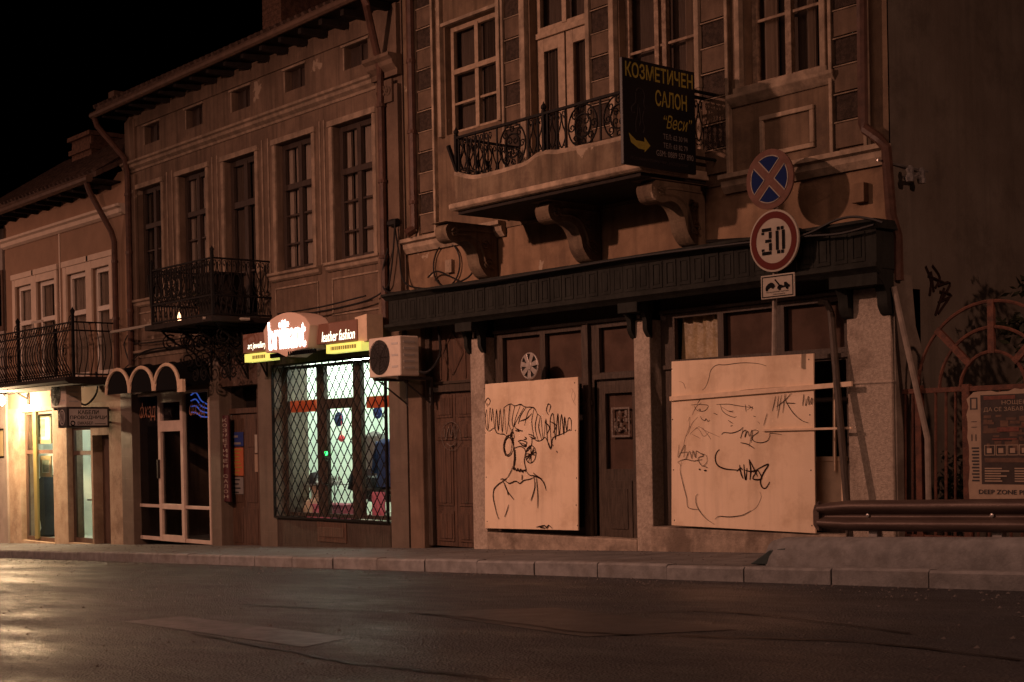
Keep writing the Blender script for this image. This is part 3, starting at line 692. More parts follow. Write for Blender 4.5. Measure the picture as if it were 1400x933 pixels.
# ------------------------------------------------------------------ the long plastered house in the middle
AL, AR = -25.92, -16.97
mid = thing('plastered_house', 'long dingy two-storey house with attic vents and a small iron balcony', 'building', (-21.4, 0, -1.65))
def xs(pl, pr, py): return P(pl, py)[0], P(pr, py)[0]
a1 = xs(189, 223, 340); a2 = xs(246, 284, 320); a3 = xs(309, 352, 330); a4 = xs(379, 429, 280); a5 = xs(457, 512, 260)
Z0, Z1 = 2.82, 4.90
V = [(*a1, Z0, Z1), (*a2, Z0, Z1), (*a3, 2.16, Z1), (*a4, Z0, Z1), (*a5, Z0, Z1)]
vents = []
for pl, pr, pt, pb in ((198, 218, 173, 199), (255, 277, 152, 181), (317, 342, 125, 156), (390, 417, 93, 127), (471, 503, 55, 93)):
    a, b = P(pl, (pt+pb)/2)[0], P(pr, (pt+pb)/2)[0]; vents.append((a, b, 5.69, 6.03))
ZTOP = 6.42
mw = MB().wall(AL, AR, 1.55, ZTOP, 0, V+vents, .15)
mw.quad((AL, 9, -3), (AL, 9, ZTOP), (AL, 0, ZTOP), (AL, 0, -3)); mw.quad((AR, 0, -3), (AR, 0, ZTOP+3), (AR, 9, ZTOP+3), (AR, 9, -3)); mw.quad((AL, 9, -3), (AR, 9, -3), (AR, 9, ZTOP), (AL, 9, ZTOP))
build(mw, 'wall', M['plmid'], mid)
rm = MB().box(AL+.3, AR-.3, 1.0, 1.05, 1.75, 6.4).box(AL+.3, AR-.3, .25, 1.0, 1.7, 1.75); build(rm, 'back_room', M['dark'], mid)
for h in vents:
    v = MB(); v.box(h[0], h[1], .12, .15, h[2], h[3]); v.box((h[0]+h[1])/2-.02, (h[0]+h[1])/2+.02, .09, .12, h[2], h[3]); v.box(h[0], h[1], .09, .119, h[2], h[2]+.04)
    o = build(v, 'attic_vent', M['winwood'], mid)
    t = MB(); frame_trim(t, *h, .035, y=-.02, sides='t', d=.03); t.box(h[0]-.03, h[0]-.001, -.012, .01, h[2], h[3]); build(t, 'trim', M['trimmid'], o)
cc = MB(); cornice(cc, AL-.02, AR-.62, 5.44, [(.14, 0), (.14, -.04), (.1, -.06), (.09, -.11), (.03, -.15), (.02, -.19)])
build(cc, 'cornice', M['trimmid'], mid)
# scalloped frieze under the eaves
sc = MB(); x = AL+.1; st = .58
while x < AR-.7:
    pts = [(x, 6.09)]+[(x+st*(.5-.5*math.cos(k*math.pi/8)), 6.24+.13*math.sin(k*math.pi/8)) for k in range(9)]+[(x+st, 6.09)]
    sc.prism(pts, -.03, -.001); x += st
sc.box(AL+.02, AR-.65, -.026, -.0012, 6.10, 6.23)
build(sc, 'scalloped_frieze', M['plmid'], mid)
# right-hand pilaster with capital and left corner strip
pl = MB().box(AR-.58, AR-.02, -.08, .0, 1.56, 5.2); cornice(pl, AR-.64, AR+.02, 5.62, [(.26, 0), (.26, -.05), (.2, -.09), (.18, -.15), (.1, -.22), (.1, -.3)])
pl.box(AR-.58, AR-.02, -.08, .0, 5.62, 6.36)
pl.box(AR-.5, AR-.1, -.12, -.08, 4.95, 5.28); 
for k in range(3): scroll(pl, (AR-.42+k*.12, 5.12), .07, 1.4, k, -.125, t=.02)
build(pl, 'pilaster', M['plmid'], mid, bevel=.01)
build(MB().box(AL+.02, AL+.42, -.06, 0, 1.56, 5.2).box(AL+.02, AL+.42, -.05, 0, 5.46, 6.24), 'corner_strip', M['plmid'], mid, bevel=.01)
# surrounds and sills
sr = MB()
for i, h in enumerate(V):
    frame_trim(sr, h[0], h[1], h[2], h[3], .09, y=-.035, sides='lrt', d=.04)
    for q in (h[0]-.26, h[1]+.2): sr.box(q, q+.035, -.018, .0, h[2], h[3]+.15)
    if i != 2:
        cornice(sr, h[0]-.2, h[1]+.2, h[2]-.002, [(.11, 0), (.11, -.04), (.07, -.06), (.06, -.11), (.02, -.14)])
        for c, d in ((2.55, 2.58), (2.0, 2.03)): sr.box(h[0]-.1, h[1]+.1, -.018, 0, c, d)
        for q in (h[0]-.1, h[1]+.07): sr.box(q, q+.03, -.018, 0, 2.031, 2.549)
cornice(sr, AL, AR, 1.86, [(.1, 0), (.1, -.04), (.05, -.08), (.02, -.14)])
build_each(sr, 'window_surround', M['trimmid'], mid, bevel=.006)
for i, h in enumerate(V):
    if i == 2: continue
    window(mid, h[0], h[1], h[2], h[3], .115, M['winwood'], vx=(.5,), tz=(.66,), bars=(.22, .44), fw=.085, curtain=[(.02, .2), (.27, .36), (.52, .72), (.78, .97)])
h = V[2]
window(mid, h[0], h[1], h[2], h[3], .115, M['winwood'], vx=(.5,), tz=(.72,), bars=(.3,), fw=.1, curtain=[(.03, .45), (.55, .97)], cloth='drape', name='balcony_door')
# eaves, gutter, roof, chimneys
GY = -.52
ev = MB().box(AL-.12, AR-.02, GY, .6, 6.385, 6.415); x = AL
while x < AR-.1: ev.box(x, x+.09, GY+.03, -.001, 6.28, 6.384); x += .58
evo = build(ev, 'eaves', M['eave'], mid)
rf = MB().prismx([(GY-.02, 6.42), (4.5, 8.6), (9.3, 6.42), (9.3, 6.52), (4.5, 8.72), (GY-.02, 6.5)], AL-.15, AR-.03)
ro = build(rf, 'roof', M['roof'], mid)
ti = MB(); x = AL-.2
while x < AR-.1:
    ti.tube([(x, GY-.03, 6.51), (x, 1.2, 7.28)], .045, 5); x += .2
build(ti, 'tile_rib', M['roof'], ro)
gt = MB(); x0, x1 = AL-.22, AR-.02
gt.tube([(x0, GY-.07, 6.34), (x1, GY-.07, 6.42)], .06, 8); build(gt, 'gutter', M['gutter'], evo, smooth=True)
def chimney(parent, x, y, w_, dpt, z0, z1):
    c = MB().box(x-w_/2, x+w_/2, y, y+dpt, z0, z1); c.box(x-w_/2-.06, x+w_/2+.06, y-.06, y+dpt+.06, z1-.3, z1-.2); c.box(x-w_/2-.08, x+w_/2+.08, y-.08, y+dpt+.08, z1, z1+.09)
    for k in range(int((z1-z0)/.09)): c.box(x-w_/2-.004, x+w_/2+.004, y-.004, y+dpt+.004, z0+k*.09, z0+k*.09+.07)
    return build(c, 'chimney', M['brick'], parent)
cxp = P(372, 40, 1.0); chimney(ro, cxp[0], 1.0, .62, 1.0, 7.2, 8.7)
cx2 = P(152, 135, -.3); build(MB().box(cx2[0]-.12, cx2[0]+.12, -.3, -.05, 6.55, 6.8), 'vent_stub', M['gutter'], ro)
# downpipes
def downpipe(pts, parent, r=.055):
    d = MB().tube(pts, r, 8); 
    a, b = pts[-2], pts[-1]; k = 0
    while k*1.1+.4 < abs(a[2]-b[2]): d.lathe((b[0], b[1], max(a[2], b[2])-.4-k*1.1), (0, 0, 1), [(0, r), (0, r+.014), (.05, r+.014), (.05, r)], 10); k += 1
    return build(d, 'drainpipe', M['pipe'], parent, smooth=True)
px_ = P(523, 250, -.14)[0]
downpipe([(P(500, 0, GY)[0], GY-.05, 6.42), (P(500, 0, GY)[0]+.05, GY-.03, 6.25), (px_, -.16, 5.55), (px_, -.14, 5.3), (px_, -.14, 1.7)], mid)
pxl = P(176, 330, -.12)[0]
downpipe([(AL-.17, GY-.06, 6.36), (AL-.15, GY, 6.15), (pxl, -.16, 5.5), (pxl, -.12, 5.2), (pxl, -.12, 1.6)], mid)
# small iron balcony
MX0, MX1, MY, MZ0, MZ1 = -22.82, -20.72, -1.07, 2.10, 3.03
mb_ = MB().box(MX0-.12, MX1+.12, MY-.1, 0, MZ0-.09, MZ0); balc = build(mb_, 'balcony', M['eave'], mid, bevel=.01)
rl = MB(); y = MY
for z in (MZ0+.04, MZ0+.34, MZ1):
    rl.box(MX0, MX1, y-.014, y+.014, z-.014, z+.014)
    for x in (MX0, MX1): rl.box(x-.014, x+.014, y+.014, 0, z-.014, z+.014)
for x in (MX0, MX1):
    rl.box(x-.022, x+.022, y-.022, y+.022, MZ0, MZ1+.1); rl.lathe((x, y, MZ1+.1), (0, 0, 1), [(0, .03), (.04, .038), (.09, .004)], 8)
railrun(rl, MX0, MX1, .17, y, MZ0+.34, MZ1-.01); railrun(rl, MY, -.02, .17, MX1, MZ0+.34, MZ1-.01, pl='y'); railrun(rl, MY, -.02, .17, MX0, MZ0+.34, MZ1-.01, pl='y')
n = 22
for k in range(n):
    x = MX0+(MX1-MX0)*(k+.5)/n; rl.tube([(x-.03, y, MZ0+.04), (x+.03, y, MZ0+.34)], .007, 4); rl.tube([(x+.03, y, MZ0+.04), (x-.03, y, MZ0+.34)], .007, 4)
for k in range(11):
    q = MY+(0-MY)*(k+.5)/11
    for x in (MX0, MX1): rl.tube([(x, q-.03, MZ0+.04), (x, q+.03, MZ0+.34)], .007, 4); rl.tube([(x, q+.03, MZ0+.04), (x, q-.03, MZ0+.34)], .007, 4)
cx = (MX0+MX1)/2-.35; rl.ring((cx, y, MZ0+.63), .24, .26, .012)
for k in range(8): a = k*math.pi/4; rl.tube([(cx, y, MZ0+.63), (cx+.22*math.cos(a), y, MZ0+.63+.24*math.sin(a))], .008, 4); scroll(rl, (cx+.15*math.cos(a), MZ0+.63+.16*math.sin(a)), .05, 1.2, a, y)
rl.tube([(MX0-.12, MY, MZ1-.06), (MX0-.02, MY, MZ0+.3)], .03, 4)
build(rl, 'railing', M['iron'], balc)
def ironbracket(xc):
    b = MB(); q = lambda pts, r=.016: b.tube([(xc, y_, z_) for y_, z_ in smoothline(pts, 4)], r, 5)
    q([(-.02, MZ0-.1), (-.5, MZ0-.11), (-.98, MZ0-.1)], .02); q([(-.03, MZ0-.1), (-.03, MZ0-.5), (-.03, MZ0-.95)], .02)
    q([(-.95, MZ0-.12), (-.72, MZ0-.3), (-.42, MZ0-.42), (-.2, MZ0-.65), (-.05, MZ0-.92)], .018)
    for c, r, t, a0, sg in (((-.82, MZ0-.3), .15, 1.7, 1, 1), ((-.5, MZ0-.25), .12, 1.6, 2, -1), ((-.25, MZ0-.3), .17, 1.8, 0, 1), ((-.16, MZ0-.62), .12, 1.6, 1, -1), ((-.5, MZ0-.58), .13, 1.6, 3, 1)): scroll(b, c, r, t, a0, xc, sg, .014, 'y')
    build(b, 'bracket', M['iron'], balc)
def ironfan(xc):                                # openwork beneath the slab, parallel to the wall
    b = MB()
    for c, r, t, a0, sg in (((xc-.3, MZ0-.35), .2, 1.8, 1, 1), ((xc+.3, MZ0-.35), .2, 1.8, 2, -1), ((xc, MZ0-.6), .16, 1.6, 0, 1), ((xc-.15, MZ0-.85), .12, 1.6, 1, -1), ((xc+.15, MZ0-.85), .12, 1.6, 2, 1)): scroll(b, c, r, t, a0, -.5, sg, .014)
    build(b, 'ornament', M['iron'], balc)
for q in (MX0+.12, (MX0+MX1)/2-.3, (MX0+MX1)/2+.3, MX1-.12): ironbracket(q)
ironfan(MX0+.55); ironfan(MX1-.55)

# ground floor of the middle house
ZG = 1.56
def pier(pl, pr, m='tile', y0=-.03, z1=ZG, py=620):
    a, b = P(pl, py, y0)[0], P(pr, py, y0)[0]
    q = MB().box(a, b, y0, .6, -2.7, z1)
    z = -1.4
    while z < z1-.1: q.box(a-.002, b+.002, y0-.002, .05, z, z+.006); z += .42
    return build(q, 'pier', M[m], mid, bevel=.008)
pier(166, 181); pier(288, 301); pier(354, 377); pier(533, 557)
build(MB().box(AL, P(166, 620)[0]-.002, .02, .3, -2.7, ZG), 'pier', M['doorwood'], mid)
# dark fascia band over the shops
build(MB().box(AL, P(377, 500)[0], -.02, .2, 1.05, ZG-.002), 'shop_header', M['fasciared'], mid)
# white framed shop on the left
yw = .1
xa, xb = P(181, 640, yw)[0], P(287, 640, yw)[0]; d0, d1 = P(218, 640, yw)[0], P(252, 640, yw)[0]
zb = gz((xa+xb)/2)+.06; ztop = 1.05
wf = MB()
for a in (xa, xb-.05): wf.box(a, a+.05, yw, yw+.06, zb, ztop)
for a in (d0, d1-.1): wf.box(a, a+.1, yw-.02, yw+.06, zb, ztop)
for a, b in ((xa+.05, d0), (d1, xb-.05)): wf.box(a, b, yw+.002, yw+.058, zb, zb+.07); wf.box(a, b, yw+.002, yw+.058, -1.10, -1.04); wf.box(a, b, yw+.002, yw+.058, ztop-.05, ztop)
for z in ((zb, zb+.12), (-1.12, -1.02), (.32, .52), (.86, ztop)): wf.box(d0+.1, d1-.1, yw-.018, yw+.058, *z)
wfo = build(wf, 'shopfront', M['whitedoor'], mid, bevel=.005)
build(MB().quad((xa+.03, yw+.03, zb), (xb-.03, yw+.03, zb), (xb-.03, yw+.03, ztop), (xa+.03, yw+.03, ztop)), 'pane', M['paneshop'], wfo)
build(MB().box(d0+.03, d0+.07, yw-.07, yw-.021, -.55, -.2), 'handle', M['acdark'], wfo)
lt = MB()
for px0, px1 in ((191, 213), (259, 281)):
    a = P(px0, 573, yw)[0]; b = P(px1, 573, yw)[0]; text(lt, 'фхзд', (a, yw-.002, .52), b-a, .36, shear=.3)
build(lt, 'lettering', M['orangeletter'], wfo)
rb = MB().quad((xa, 3, -2), (xb, 3, -2), (xb, 3, 1.3), (xa, 3, 1.3)).quad((xa, .2, -2), (xa, 3, -2), (xa, 3, 1.3), (xa, .2, 1.3)).quad((xb, .2, -2), (xb, .2, 1.3), (xb, 3, 1.3), (xb, 3, -2)).quad((xa, .2, 1.3), (xa, 3, 1.3), (xb, 3, 1.3), (xb, .2, 1.3)).quad((xa, .2, zb), (xb, .2, zb), (xb, 3, zb), (xa, 3, zb))
build(rb, 'shop_room', mat('dim_room', (.22, .19, .165), .9, var=.3, scale=2), mid)
# brown entrance door
yw2 = .16
xa, xb = P(301, 640, yw2)[0], P(355, 640, yw2)[0]
z1 = P(330, 562, yw2)[1]
en = MB().box(xa, xb, yw2, yw2+.1, z1-.05, z1+.04)
for a in (xa, xb-.07): en.box(a, a+.07, yw2+.002, yw2+.1, -1.8, 1.05)
eno = build(en, 'door_frame', M['doorwood'], mid, bevel=.005)
build(MB().quad((xa+.05, yw2+.05, z1), (xb-.05, yw2+.05, z1), (xb-.05, yw2+.05, 1.05), (xa+.05, yw2+.05, 1.05)), 'pane', M['pane'], eno)
xm = (xa+xb)/2+.1
for a, b in ((xa+.07, xm-.004), (xm+.004, xb-.07)):
    q = MB().box(a, b, yw2+.05, yw2+.09, -1.8, z1-.05)
    for c, d in ((-1.65, -1.05), (-.95, -.1), (0, z1-.15)): q.box(a+.09, b-.09, yw2+.04, yw2+.0495, c, d)
    build(q, 'door_leaf', M['doorwood'], mid, bevel=.005)
build(MB().box(xa, xb, .5, .55, -2, 1.6), 'hall', M['dark'], mid)

# lit jewellery shop: lattice grille, glazed front, room
sx0, sx1 = P(377, 600)[0], P(533, 600)[0]; SZ0, SZ1 = -1.13, 1.30
yg = .17
def G(px, py=600): return P(px, py, yg)[0]
m1, m2, m3, m4, m5, m6 = G(389), G(396), G(436), G(446), G(486), G(496)
ztr0, ztr1 = P(465, 559, yg)[1], P(465, 545, yg)[1]
sfm = MB()
for a, b in ((m1, m2), (m3, m4), (m5, m6), (sx1-.02, sx1+.06)): sfm.box(a, b, yg-.03, yg+.05, SZ0, SZ1)
for a, b in ((m2, m3), (m4, m5), (m6, sx1-.02)): sfm.box(a, b, yg-.028, yg+.048, SZ1-.05, SZ1); sfm.box(a, b, yg-.028, yg+.048, SZ0, SZ0+.06)
sfm.box(m4, m5, yg-.028, yg+.048, ztr0, ztr1)
sfm.box(m4, m4+.06, yg-.026, yg+.046, SZ0, ztr0); sfm.box(m5-.06, m5, yg-.026, yg+.046, SZ0, ztr0)
sfo = build(sfm, 'shopfront', M['wood'], mid, bevel=.004)
build(MB().quad((m1, yg+.01, SZ0), (sx1, yg+.01, SZ0), (sx1, yg+.01, SZ1), (m1, yg+.01, SZ1)), 'pane', M['paneshop'], sfo)
build(MB().tube([(m4+.05, yg-.03, -.62), (m4+.05, yg-.1, -.6), (m4+.2, yg-.1, -.55), (m4+.2, yg-.1, -.25), (m4+.05, yg-.1, -.2), (m4+.05, yg-.03, -.18)], .014, 6), 'door_handle', M['acdark'], sfo)
build(MB().lathe((m4+.05, yg-.031, -.12), (0, -1, 0), [(0, .035), (.02, .035)], 10), 'lock_light', M['greenled'], sfo)
ob = MB()
for (pa, pb, pt, pb2) in ((396, 432, 549, 565), (500, 531, 543, 559)):
    z_t = P(pa, pt, yg)[1]; z_b = P(pa, pb2, yg)[1]; ob.box(G(pa)+.01, G(pb), yg+.02, yg+.03, z_b, z_t)
build_each(ob, 'window_band', M['orange'], sfo)
build(MB().box(m4, m5, -.035, -.021, -1.5, SZ0-.06).box(m4+.06, m5-.06, -.045, -.0351, -1.42, SZ0-.14), 'door_panel', M['doorwood'], mid, bevel=.004)
lat = MB(); yl = -.05; sp_ = .19; H = SZ1-SZ0; W = sx1-sx0
k = -int(H/sp_)-1
while k*sp_ < W:
    for s_ in (0, 1):
        u0 = k*sp_; pts = []
        ua, za, ub, zb_ = u0, 0, u0+H*.78, H
        def clipx(ua, za, ub, zb_):
            dx = ub-ua; dz = zb_-za; t0 = max(0, (0-ua)/dx); t1 = min(1, (W-ua)/dx)
            return None if t0 >= t1 else (ua+dx*t0, za+dz*t0, ua+dx*t1, za+dz*t1)
        c = clipx(ua, za, ub, zb_)
        if c:
            q = c if s_ == 0 else (W-c[0], c[1], W-c[2], c[3])
            lat.tube([(sx0+q[0], yl-.008*s_, SZ0+q[1]), (sx0+q[2], yl-.008*s_, SZ0+q[3])], .009, 4)
    k += 1
for (a, b) in ((sx0, sx0+.03), (sx1-.03, sx1)): lat.box(a, b, yl-.02, yl+.02, SZ0, SZ1)
lat.box(sx0, sx1, yl-.02, yl+.02, SZ0-.03, SZ0); lat.box(sx0, sx1, yl-.02, yl+.02, SZ1, SZ1+.03)
build(lat, 'security_grille', M['iron'], mid)
build_each(MB().box(sx0, sx1, -.02, .3, -2.6, SZ0-.031).box(sx0, sx1, -.02, .3, SZ1+.031, ZG), 'shop_riser', M['wood'], mid)
# side return of the glazing and the room behind
D_ = 2.7; rx = sx0-.38
rb = MB().quad((rx, D_, -1.5), (sx1+.4, D_, -1.5), (sx1+.4, D_, 1.56), (rx, D_, 1.56)).quad((rx, .25, -1.5), (rx, D_, -1.5), (rx, D_, 1.56), (rx, .25, 1.56)).quad((sx1+.4, .25, -1.5), (sx1+.4, .25, 1.56), (sx1+.4, D_, 1.56), (sx1+.4, D_, -1.5)).quad((rx, .25, 1.55), (rx, D_, 1.55), (sx1+.4, D_, 1.55), (sx1+.4, .25, 1.55))
build(rb, 'shop_room', M['shopwall'], mid)
build(MB().quad((rx, .2, -1.2), (sx1+.4, .2, -1.2), (sx1+.4, D_, -1.2), (rx, D_, -1.2)), 'shop_floor', M['shopfloor'], mid)
for q in (.02, .4, .78):
    x = sx0+(sx1-sx0)*q
    lm = MB().box(x-.12, x+.12, .7, 2.2, 1.50, 1.548); lo = build(lm, 'ceiling_light', M['acwhite'], mid)
    build(MB().tube([(x-.05, .72, 1.47), (x-.05, 2.18, 1.47)], .02, 8).tube([(x+.05, .72, 1.47), (x+.05, 2.18, 1.47)], .02, 8), 'lamp_tube', M['tubelamp'], lo)
# things in the shop
def prop(mb, name, m, label, cat, group=None, **k): return place(build(mb, name, m, **k), label, cat, group)
def onback(px, py, Y): x, z = P(px, py, Y); return x, z
def coat(x, y, z, w_, h_, m, label):
    c = MB(); n = 16; prof = [(0, .12), (.03, .5), (.1, .95), (.3, 1.), (.6, .95), (.85, 1.02), (1., 1.05)]
    rows = []
    for t, r in prof:
        row = []
        for k in range(n):
            a = 2*math.pi*k/n; fold = 1+.08*math.sin(a*5+t*3)
            row.append((x+math.cos(a)*w_/2*r*fold, y+math.sin(a)*.11*r*fold, z-h_*t))
        rows.append(row)
    k0 = len(c.v); c.v += [p for r in rows for p in r]
    for i in range(len(rows)-1):
        for k in range(n): c.f.append((k0+i*n+k, k0+i*n+(k+1) % n, k0+(i+1)*n+(k+1) % n, k0+(i+1)*n+k))
    for sg in (-1, 1): c.tube([(x+sg*w_*.42, y, z-h_*.08), (x+sg*w_*.56, y-.03, z-h_*.4), (x+sg*w_*.58, y-.05, z-h_*.72)], .065, 8)
    return prop(c, 'hanging_coat', m, label, 'coat', 'clothes hanging in the lit shop', smooth=True)
x, z = P(512, 590, .9); coat(x, .9, z, .42, .8, M['grey'], 'grey coat hanging high behind the lattice of the lit shop')
x, z = P(527, 600, .6); coat(x, .6, z, .38, .75, M['navy'], 'navy blue coat at the right edge of the lit shop window')
x, z = P(497, 640, .8); coat(x, .8, z, .5, .5, M['jacket'], 'short black leather jacket on the low stand behind the shop door')
x, z = P(519, 650, .7); coat(x, .7, z, .55, .42, M['jacket'], 'wide black leather jacket above the pink poster in the shop window')
x, z = P(415, 583, 2.6)
sh = MB().box(x-.55, x+.35, 2.3, 2.68, z+.12, z+.26); sh.box(x-.42, x-.36, 2.4, 2.68, z-.4, z+.12); sh.box(x+.2, x+.26, 2.4, 2.68, z-.4, z+.12); sh.box(x-.42, x+.26, 2.4, 2.68, z-.43, z-.4)
prop(sh, 'wall_shelf', M['doorwood'], 'small roofed wall shelf on the pale back wall of the shop', 'shelf')
for px, py, r, m, lb in ((465, 574, .12, 'navy', 'round dark blue badge on the shop back wall'), (518, 564, .11, 'terracotta', 'bright blue rosette at the upper right of the shop window')):
    x, z = P(px, py, 1.2); prop(MB().lathe((x, 1.2, z), (0, -1, 0), [(0, r*.3), (.01, r), (.04, r), (.05, r*.7), (.055, r*.68), (.04, r*.5), (.06, .01)], 20), 'badge', M[m], lb, 'badge', smooth=True)
x, z = P(467, 600, 1.0); prop(MB().lathe((x, 1, z-.06), (0, 0, 1), [(0, .01), (.015, .04), (.05, .062), (.09, .05), (.12, .01)], 14).tube([(x, 1, z+.06), (x, 1, z+.5)], .004, 4), 'bauble', M['redball'], 'small red bauble hanging on a thread in the shop', 'bauble', smooth=True)
x, z = P(432, 695, .6)
mq = MB().lathe((x, .6, z-.1), (0, 0, 1), [(0, .2), (.12, .21), (.22, .16), (.27, .06), (.34, .055), (.37, .08), (.46, .105), (.55, .09), (.6, .02)], 16)
prop(mq, 'mannequin_bust', M['skin'], 'dark haired display bust at the bottom of the shop window', 'bust', smooth=True)
hb = MB().lathe((x, .62, z+.3), (0, 0, 1), [(0, .1), (.08, .12), (.2, .125), (.28, .08), (.3, .01)], 14)
build(hb, 'hair', M['jacket'], bpy.data.objects['mannequin_bust'], smooth=True)
ct = MB().box(m2, m4-.05, .45, .9, -1.19, -.98); ct.box(m2-.02, m4-.03, .43, .92, -.98, -.95); prop(ct, 'display_plinth', M['pink'], 'low pink display plinth under the bust', 'plinth')
pk = MB().box(m6+.02, m6+.35, .3, .32, -1.1, -.72); pk.box(m6+.04, m6+.33, .296, .3, -1.0, -.95)
prop(pk, 'notice', M['pink'], 'pink paper notice low in the right shop window', 'notice')
tb = MB().box(m4+.1, sx1-.05, .55, 1.1, -.72, -.68)
for q in (m4+.14, sx1-.12): tb.box(q, q+.04, .58, .62, -1.2, -.72); tb.box(q, q+.04, 1.03, 1.07, -1.2, -.72)
prop(tb, 'display_table', M['wood'], 'low dark display table behind the shop door', 'table')
for k, (px, py, cl, lb) in enumerate(((402, 610, 'jacket', 'black'), (414, 622, 'signbrown', 'brown'), (426, 608, 'grey', 'grey'), (456, 620, 'jacket', 'black'), (476, 612, 'signbrown', 'brown'), (460, 650, 'grey', 'grey'))):
    x, z = P(px, py, 2.3)
    bg_ = MB().prism([(x-.16, z-.2), (x+.16, z-.2), (x+.12, z+.06), (x-.12, z+.06)], 2.24, 2.4).tube([(x-.08, 2.3, z+.05), (x-.06, 2.3, z+.24), (x, 2.3, z+.3), (x+.06, 2.3, z+.24), (x+.08, 2.3, z+.05)], .012, 5)
    prop(bg_, 'handbag', M[cl], ('%s handbag on the back wall of the lit shop, ' % lb)+('left of the door post' if px < 440 else 'seen high through the door' if py < 630 else 'seen low through the door'), 'handbag', 'handbags hanging in the lit shop', bevel=.02)
sv = MB()
for z in (-.2, .25): sv.box(m6-.3, sx1+.3, 2.35, 2.68, z, z+.03)
prop(sv, 'wall_shelf', M['doorwood'], 'two long wall shelves on the right of the lit shop', 'shelf')
for k in range(9):
    x = m6-.2+k*.17; z = (.28, -.17)[k % 2]; h_ = .1+.05*(k*7 % 4); prop(MB().box(x, x+.11, 2.42, 2.6, z, z+h_).box(x-.004, x+.114, 2.416, 2.604, z+h_*.7, z+h_+.004), 'gift_box', M[('pink', 'grey', 'signbrown', 'navy')[k % 4]], 'small %s box on the %s wall shelf of the lit shop' % (('pink', 'grey', 'brown', 'navy')[k % 4], ('upper', 'lower')[k % 2]), 'box', 'boxes on the shop shelves')
rk = MB()
for i in range(26):
    x = m2+.1+random.random()*(m3-m2-.2); rk.lathe((x, .5+random.random()*.3, -.62), (0, 0, 1), [(0, .03), (.02, .035), (.05, .012), (.08+.04*random.random(), .014)], 6)
rk.box(m2+.05, m3-.02, .45, .85, -.64, -.625); rk.tube([(m2+.1, .5, -.95), (m2+.1, .5, -.63)], .012, 5).tube([(m3-.08, .5, -.95), (m3-.08, .5, -.63)], .012, 5)
prop(rk, 'jewellery_stand', M['steel'], 'glass shelf of small jewellery behind the left pane', 'stand')

# ------------------------------------------------------------------ the cream house on the left
BL, BR = -32.15, -25.95
left = thing('cream_house', 'cream two-storey house with white framed windows above a bellied balcony', 'building', (-29, 0, -1.9))
LW = []
for pl, pr in ((23, 45), (52, 77), (93, 120), (128, 152)): LW.append((P(pl, 400)[0], P(pr, 400)[0], 1.5, 3.62))
LZ = 5.35
def LH(a, b): return P(a, b)
zc = P(85, 314)[1]
lw_ = MB().wall(BL, BR, .95, LZ, 0, LW, .16)
lw_.quad((BL, 9, -3), (BL, 9, LZ), (BL, 0, LZ), (BL, 0, -3)); lw_.quad((BR, 0, -3), (BR, 0, LZ), (BR, 9, LZ), (BR, 9, -3)); lw_.quad((BL, 9, -3), (BR, 9, -3), (BR, 9, LZ), (BL, 9, LZ))
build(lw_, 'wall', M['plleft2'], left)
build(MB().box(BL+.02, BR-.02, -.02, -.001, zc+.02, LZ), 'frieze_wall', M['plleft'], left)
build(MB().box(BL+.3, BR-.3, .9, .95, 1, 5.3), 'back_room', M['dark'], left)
cc = MB(); cornice(cc, BL, BR-.05, zc+.12, [(.16, 0), (.16, -.05), (.1, -.08), (.09, -.16), (.03, -.2)])
build(cc, 'cornice', M['trimleft'], left)
sr = MB()
for h in LW:
    sr.box(h[0]-.16, h[0]-.001, -.05, .0, 2.55, 3.78); sr.box(h[1]+.001, h[1]+.13, -.05, .0, 2.55, 3.78); sr.box(h[0]-.2, h[1]+.17, -.065, .0, 3.781, 3.9)
    sr.box(h[0]-.001, h[1]+.001, -.045, 0, 3.62, 3.78)
sr.box(P(83, 400)[0]-.03, P(83, 400)[0]+.03, -.02, 0, 1.5, zc)
build_each(sr, 'window_surround', M['trimleft'], left, bevel=.01)
for i, h in enumerate(LW):
    window(left, *h, .05, M['whitepvc'], vx=(), tz=(.62,), fw=.09, curtain=[(.05, .95)] if i != 1 else [(.05, .5)])
h = LW[1]; sash = MB()
sash.tube([(h[0]+.12, -.02, 1.6), (h[0]+.40, -.3, 2.72)], .03, 4).tube([(h[0]+.12, -.02, 1.6), (h[0]+.7, -.0, 1.6)], .03, 4).tube([(h[0]+.40, -.3, 2.72), (h[0]+.9, -.28, 2.72)], .03, 4)
build(sash, 'tilted_sash', M['whitepvc'], left)
# eaves, gutter and roof
GY2 = -.56
e2 = MB().box(BL, BR-.2, GY2, .5, 5.14, 5.17); x = BL+.1
while x < BR-.3: e2.box(x, x+.08, GY2+.02, -.02, 5.06, 5.139); x += .6
ev2 = build(e2, 'eaves', M['eave'], left)
r2 = MB().prismx([(GY2-.03, 5.18), (4.5, 7.9), (9, 5.18), (9, 5.28), (4.5, 8.02), (GY2-.03, 5.28)], BL-.1, BR-.05); ro2 = build(r2, 'roof', M['roof'], left)
ti = MB(); x = BL
while x < BR-.1: ti.tube([(x, GY2-.04, 5.29), (x, 1.5, 6.66)], .05, 5); x += .2
build(ti, 'tile_rib', M['roof'], ro2)
build(MB().tube([(BL-.1, GY2-.08, 5.13), (BR-.25, GY2-.08, 5.17)], .075, 8), 'gutter', M['gutter'], ev2, smooth=True)
c3 = P(112, 222, 1.0); chimney(ro2, c3[0], 1.0, 1.0, .9, 5.9, c3[1]+.5)
pl2 = P(157, 360, -.12)[0]
downpipe([(BR-.42, GY2-.06, 5.12), (BR-.4, GY2-.02, 4.95), (pl2, -.18, 4.2), (pl2, -.12, 4.0), (pl2, -.12, 1.3)], left)
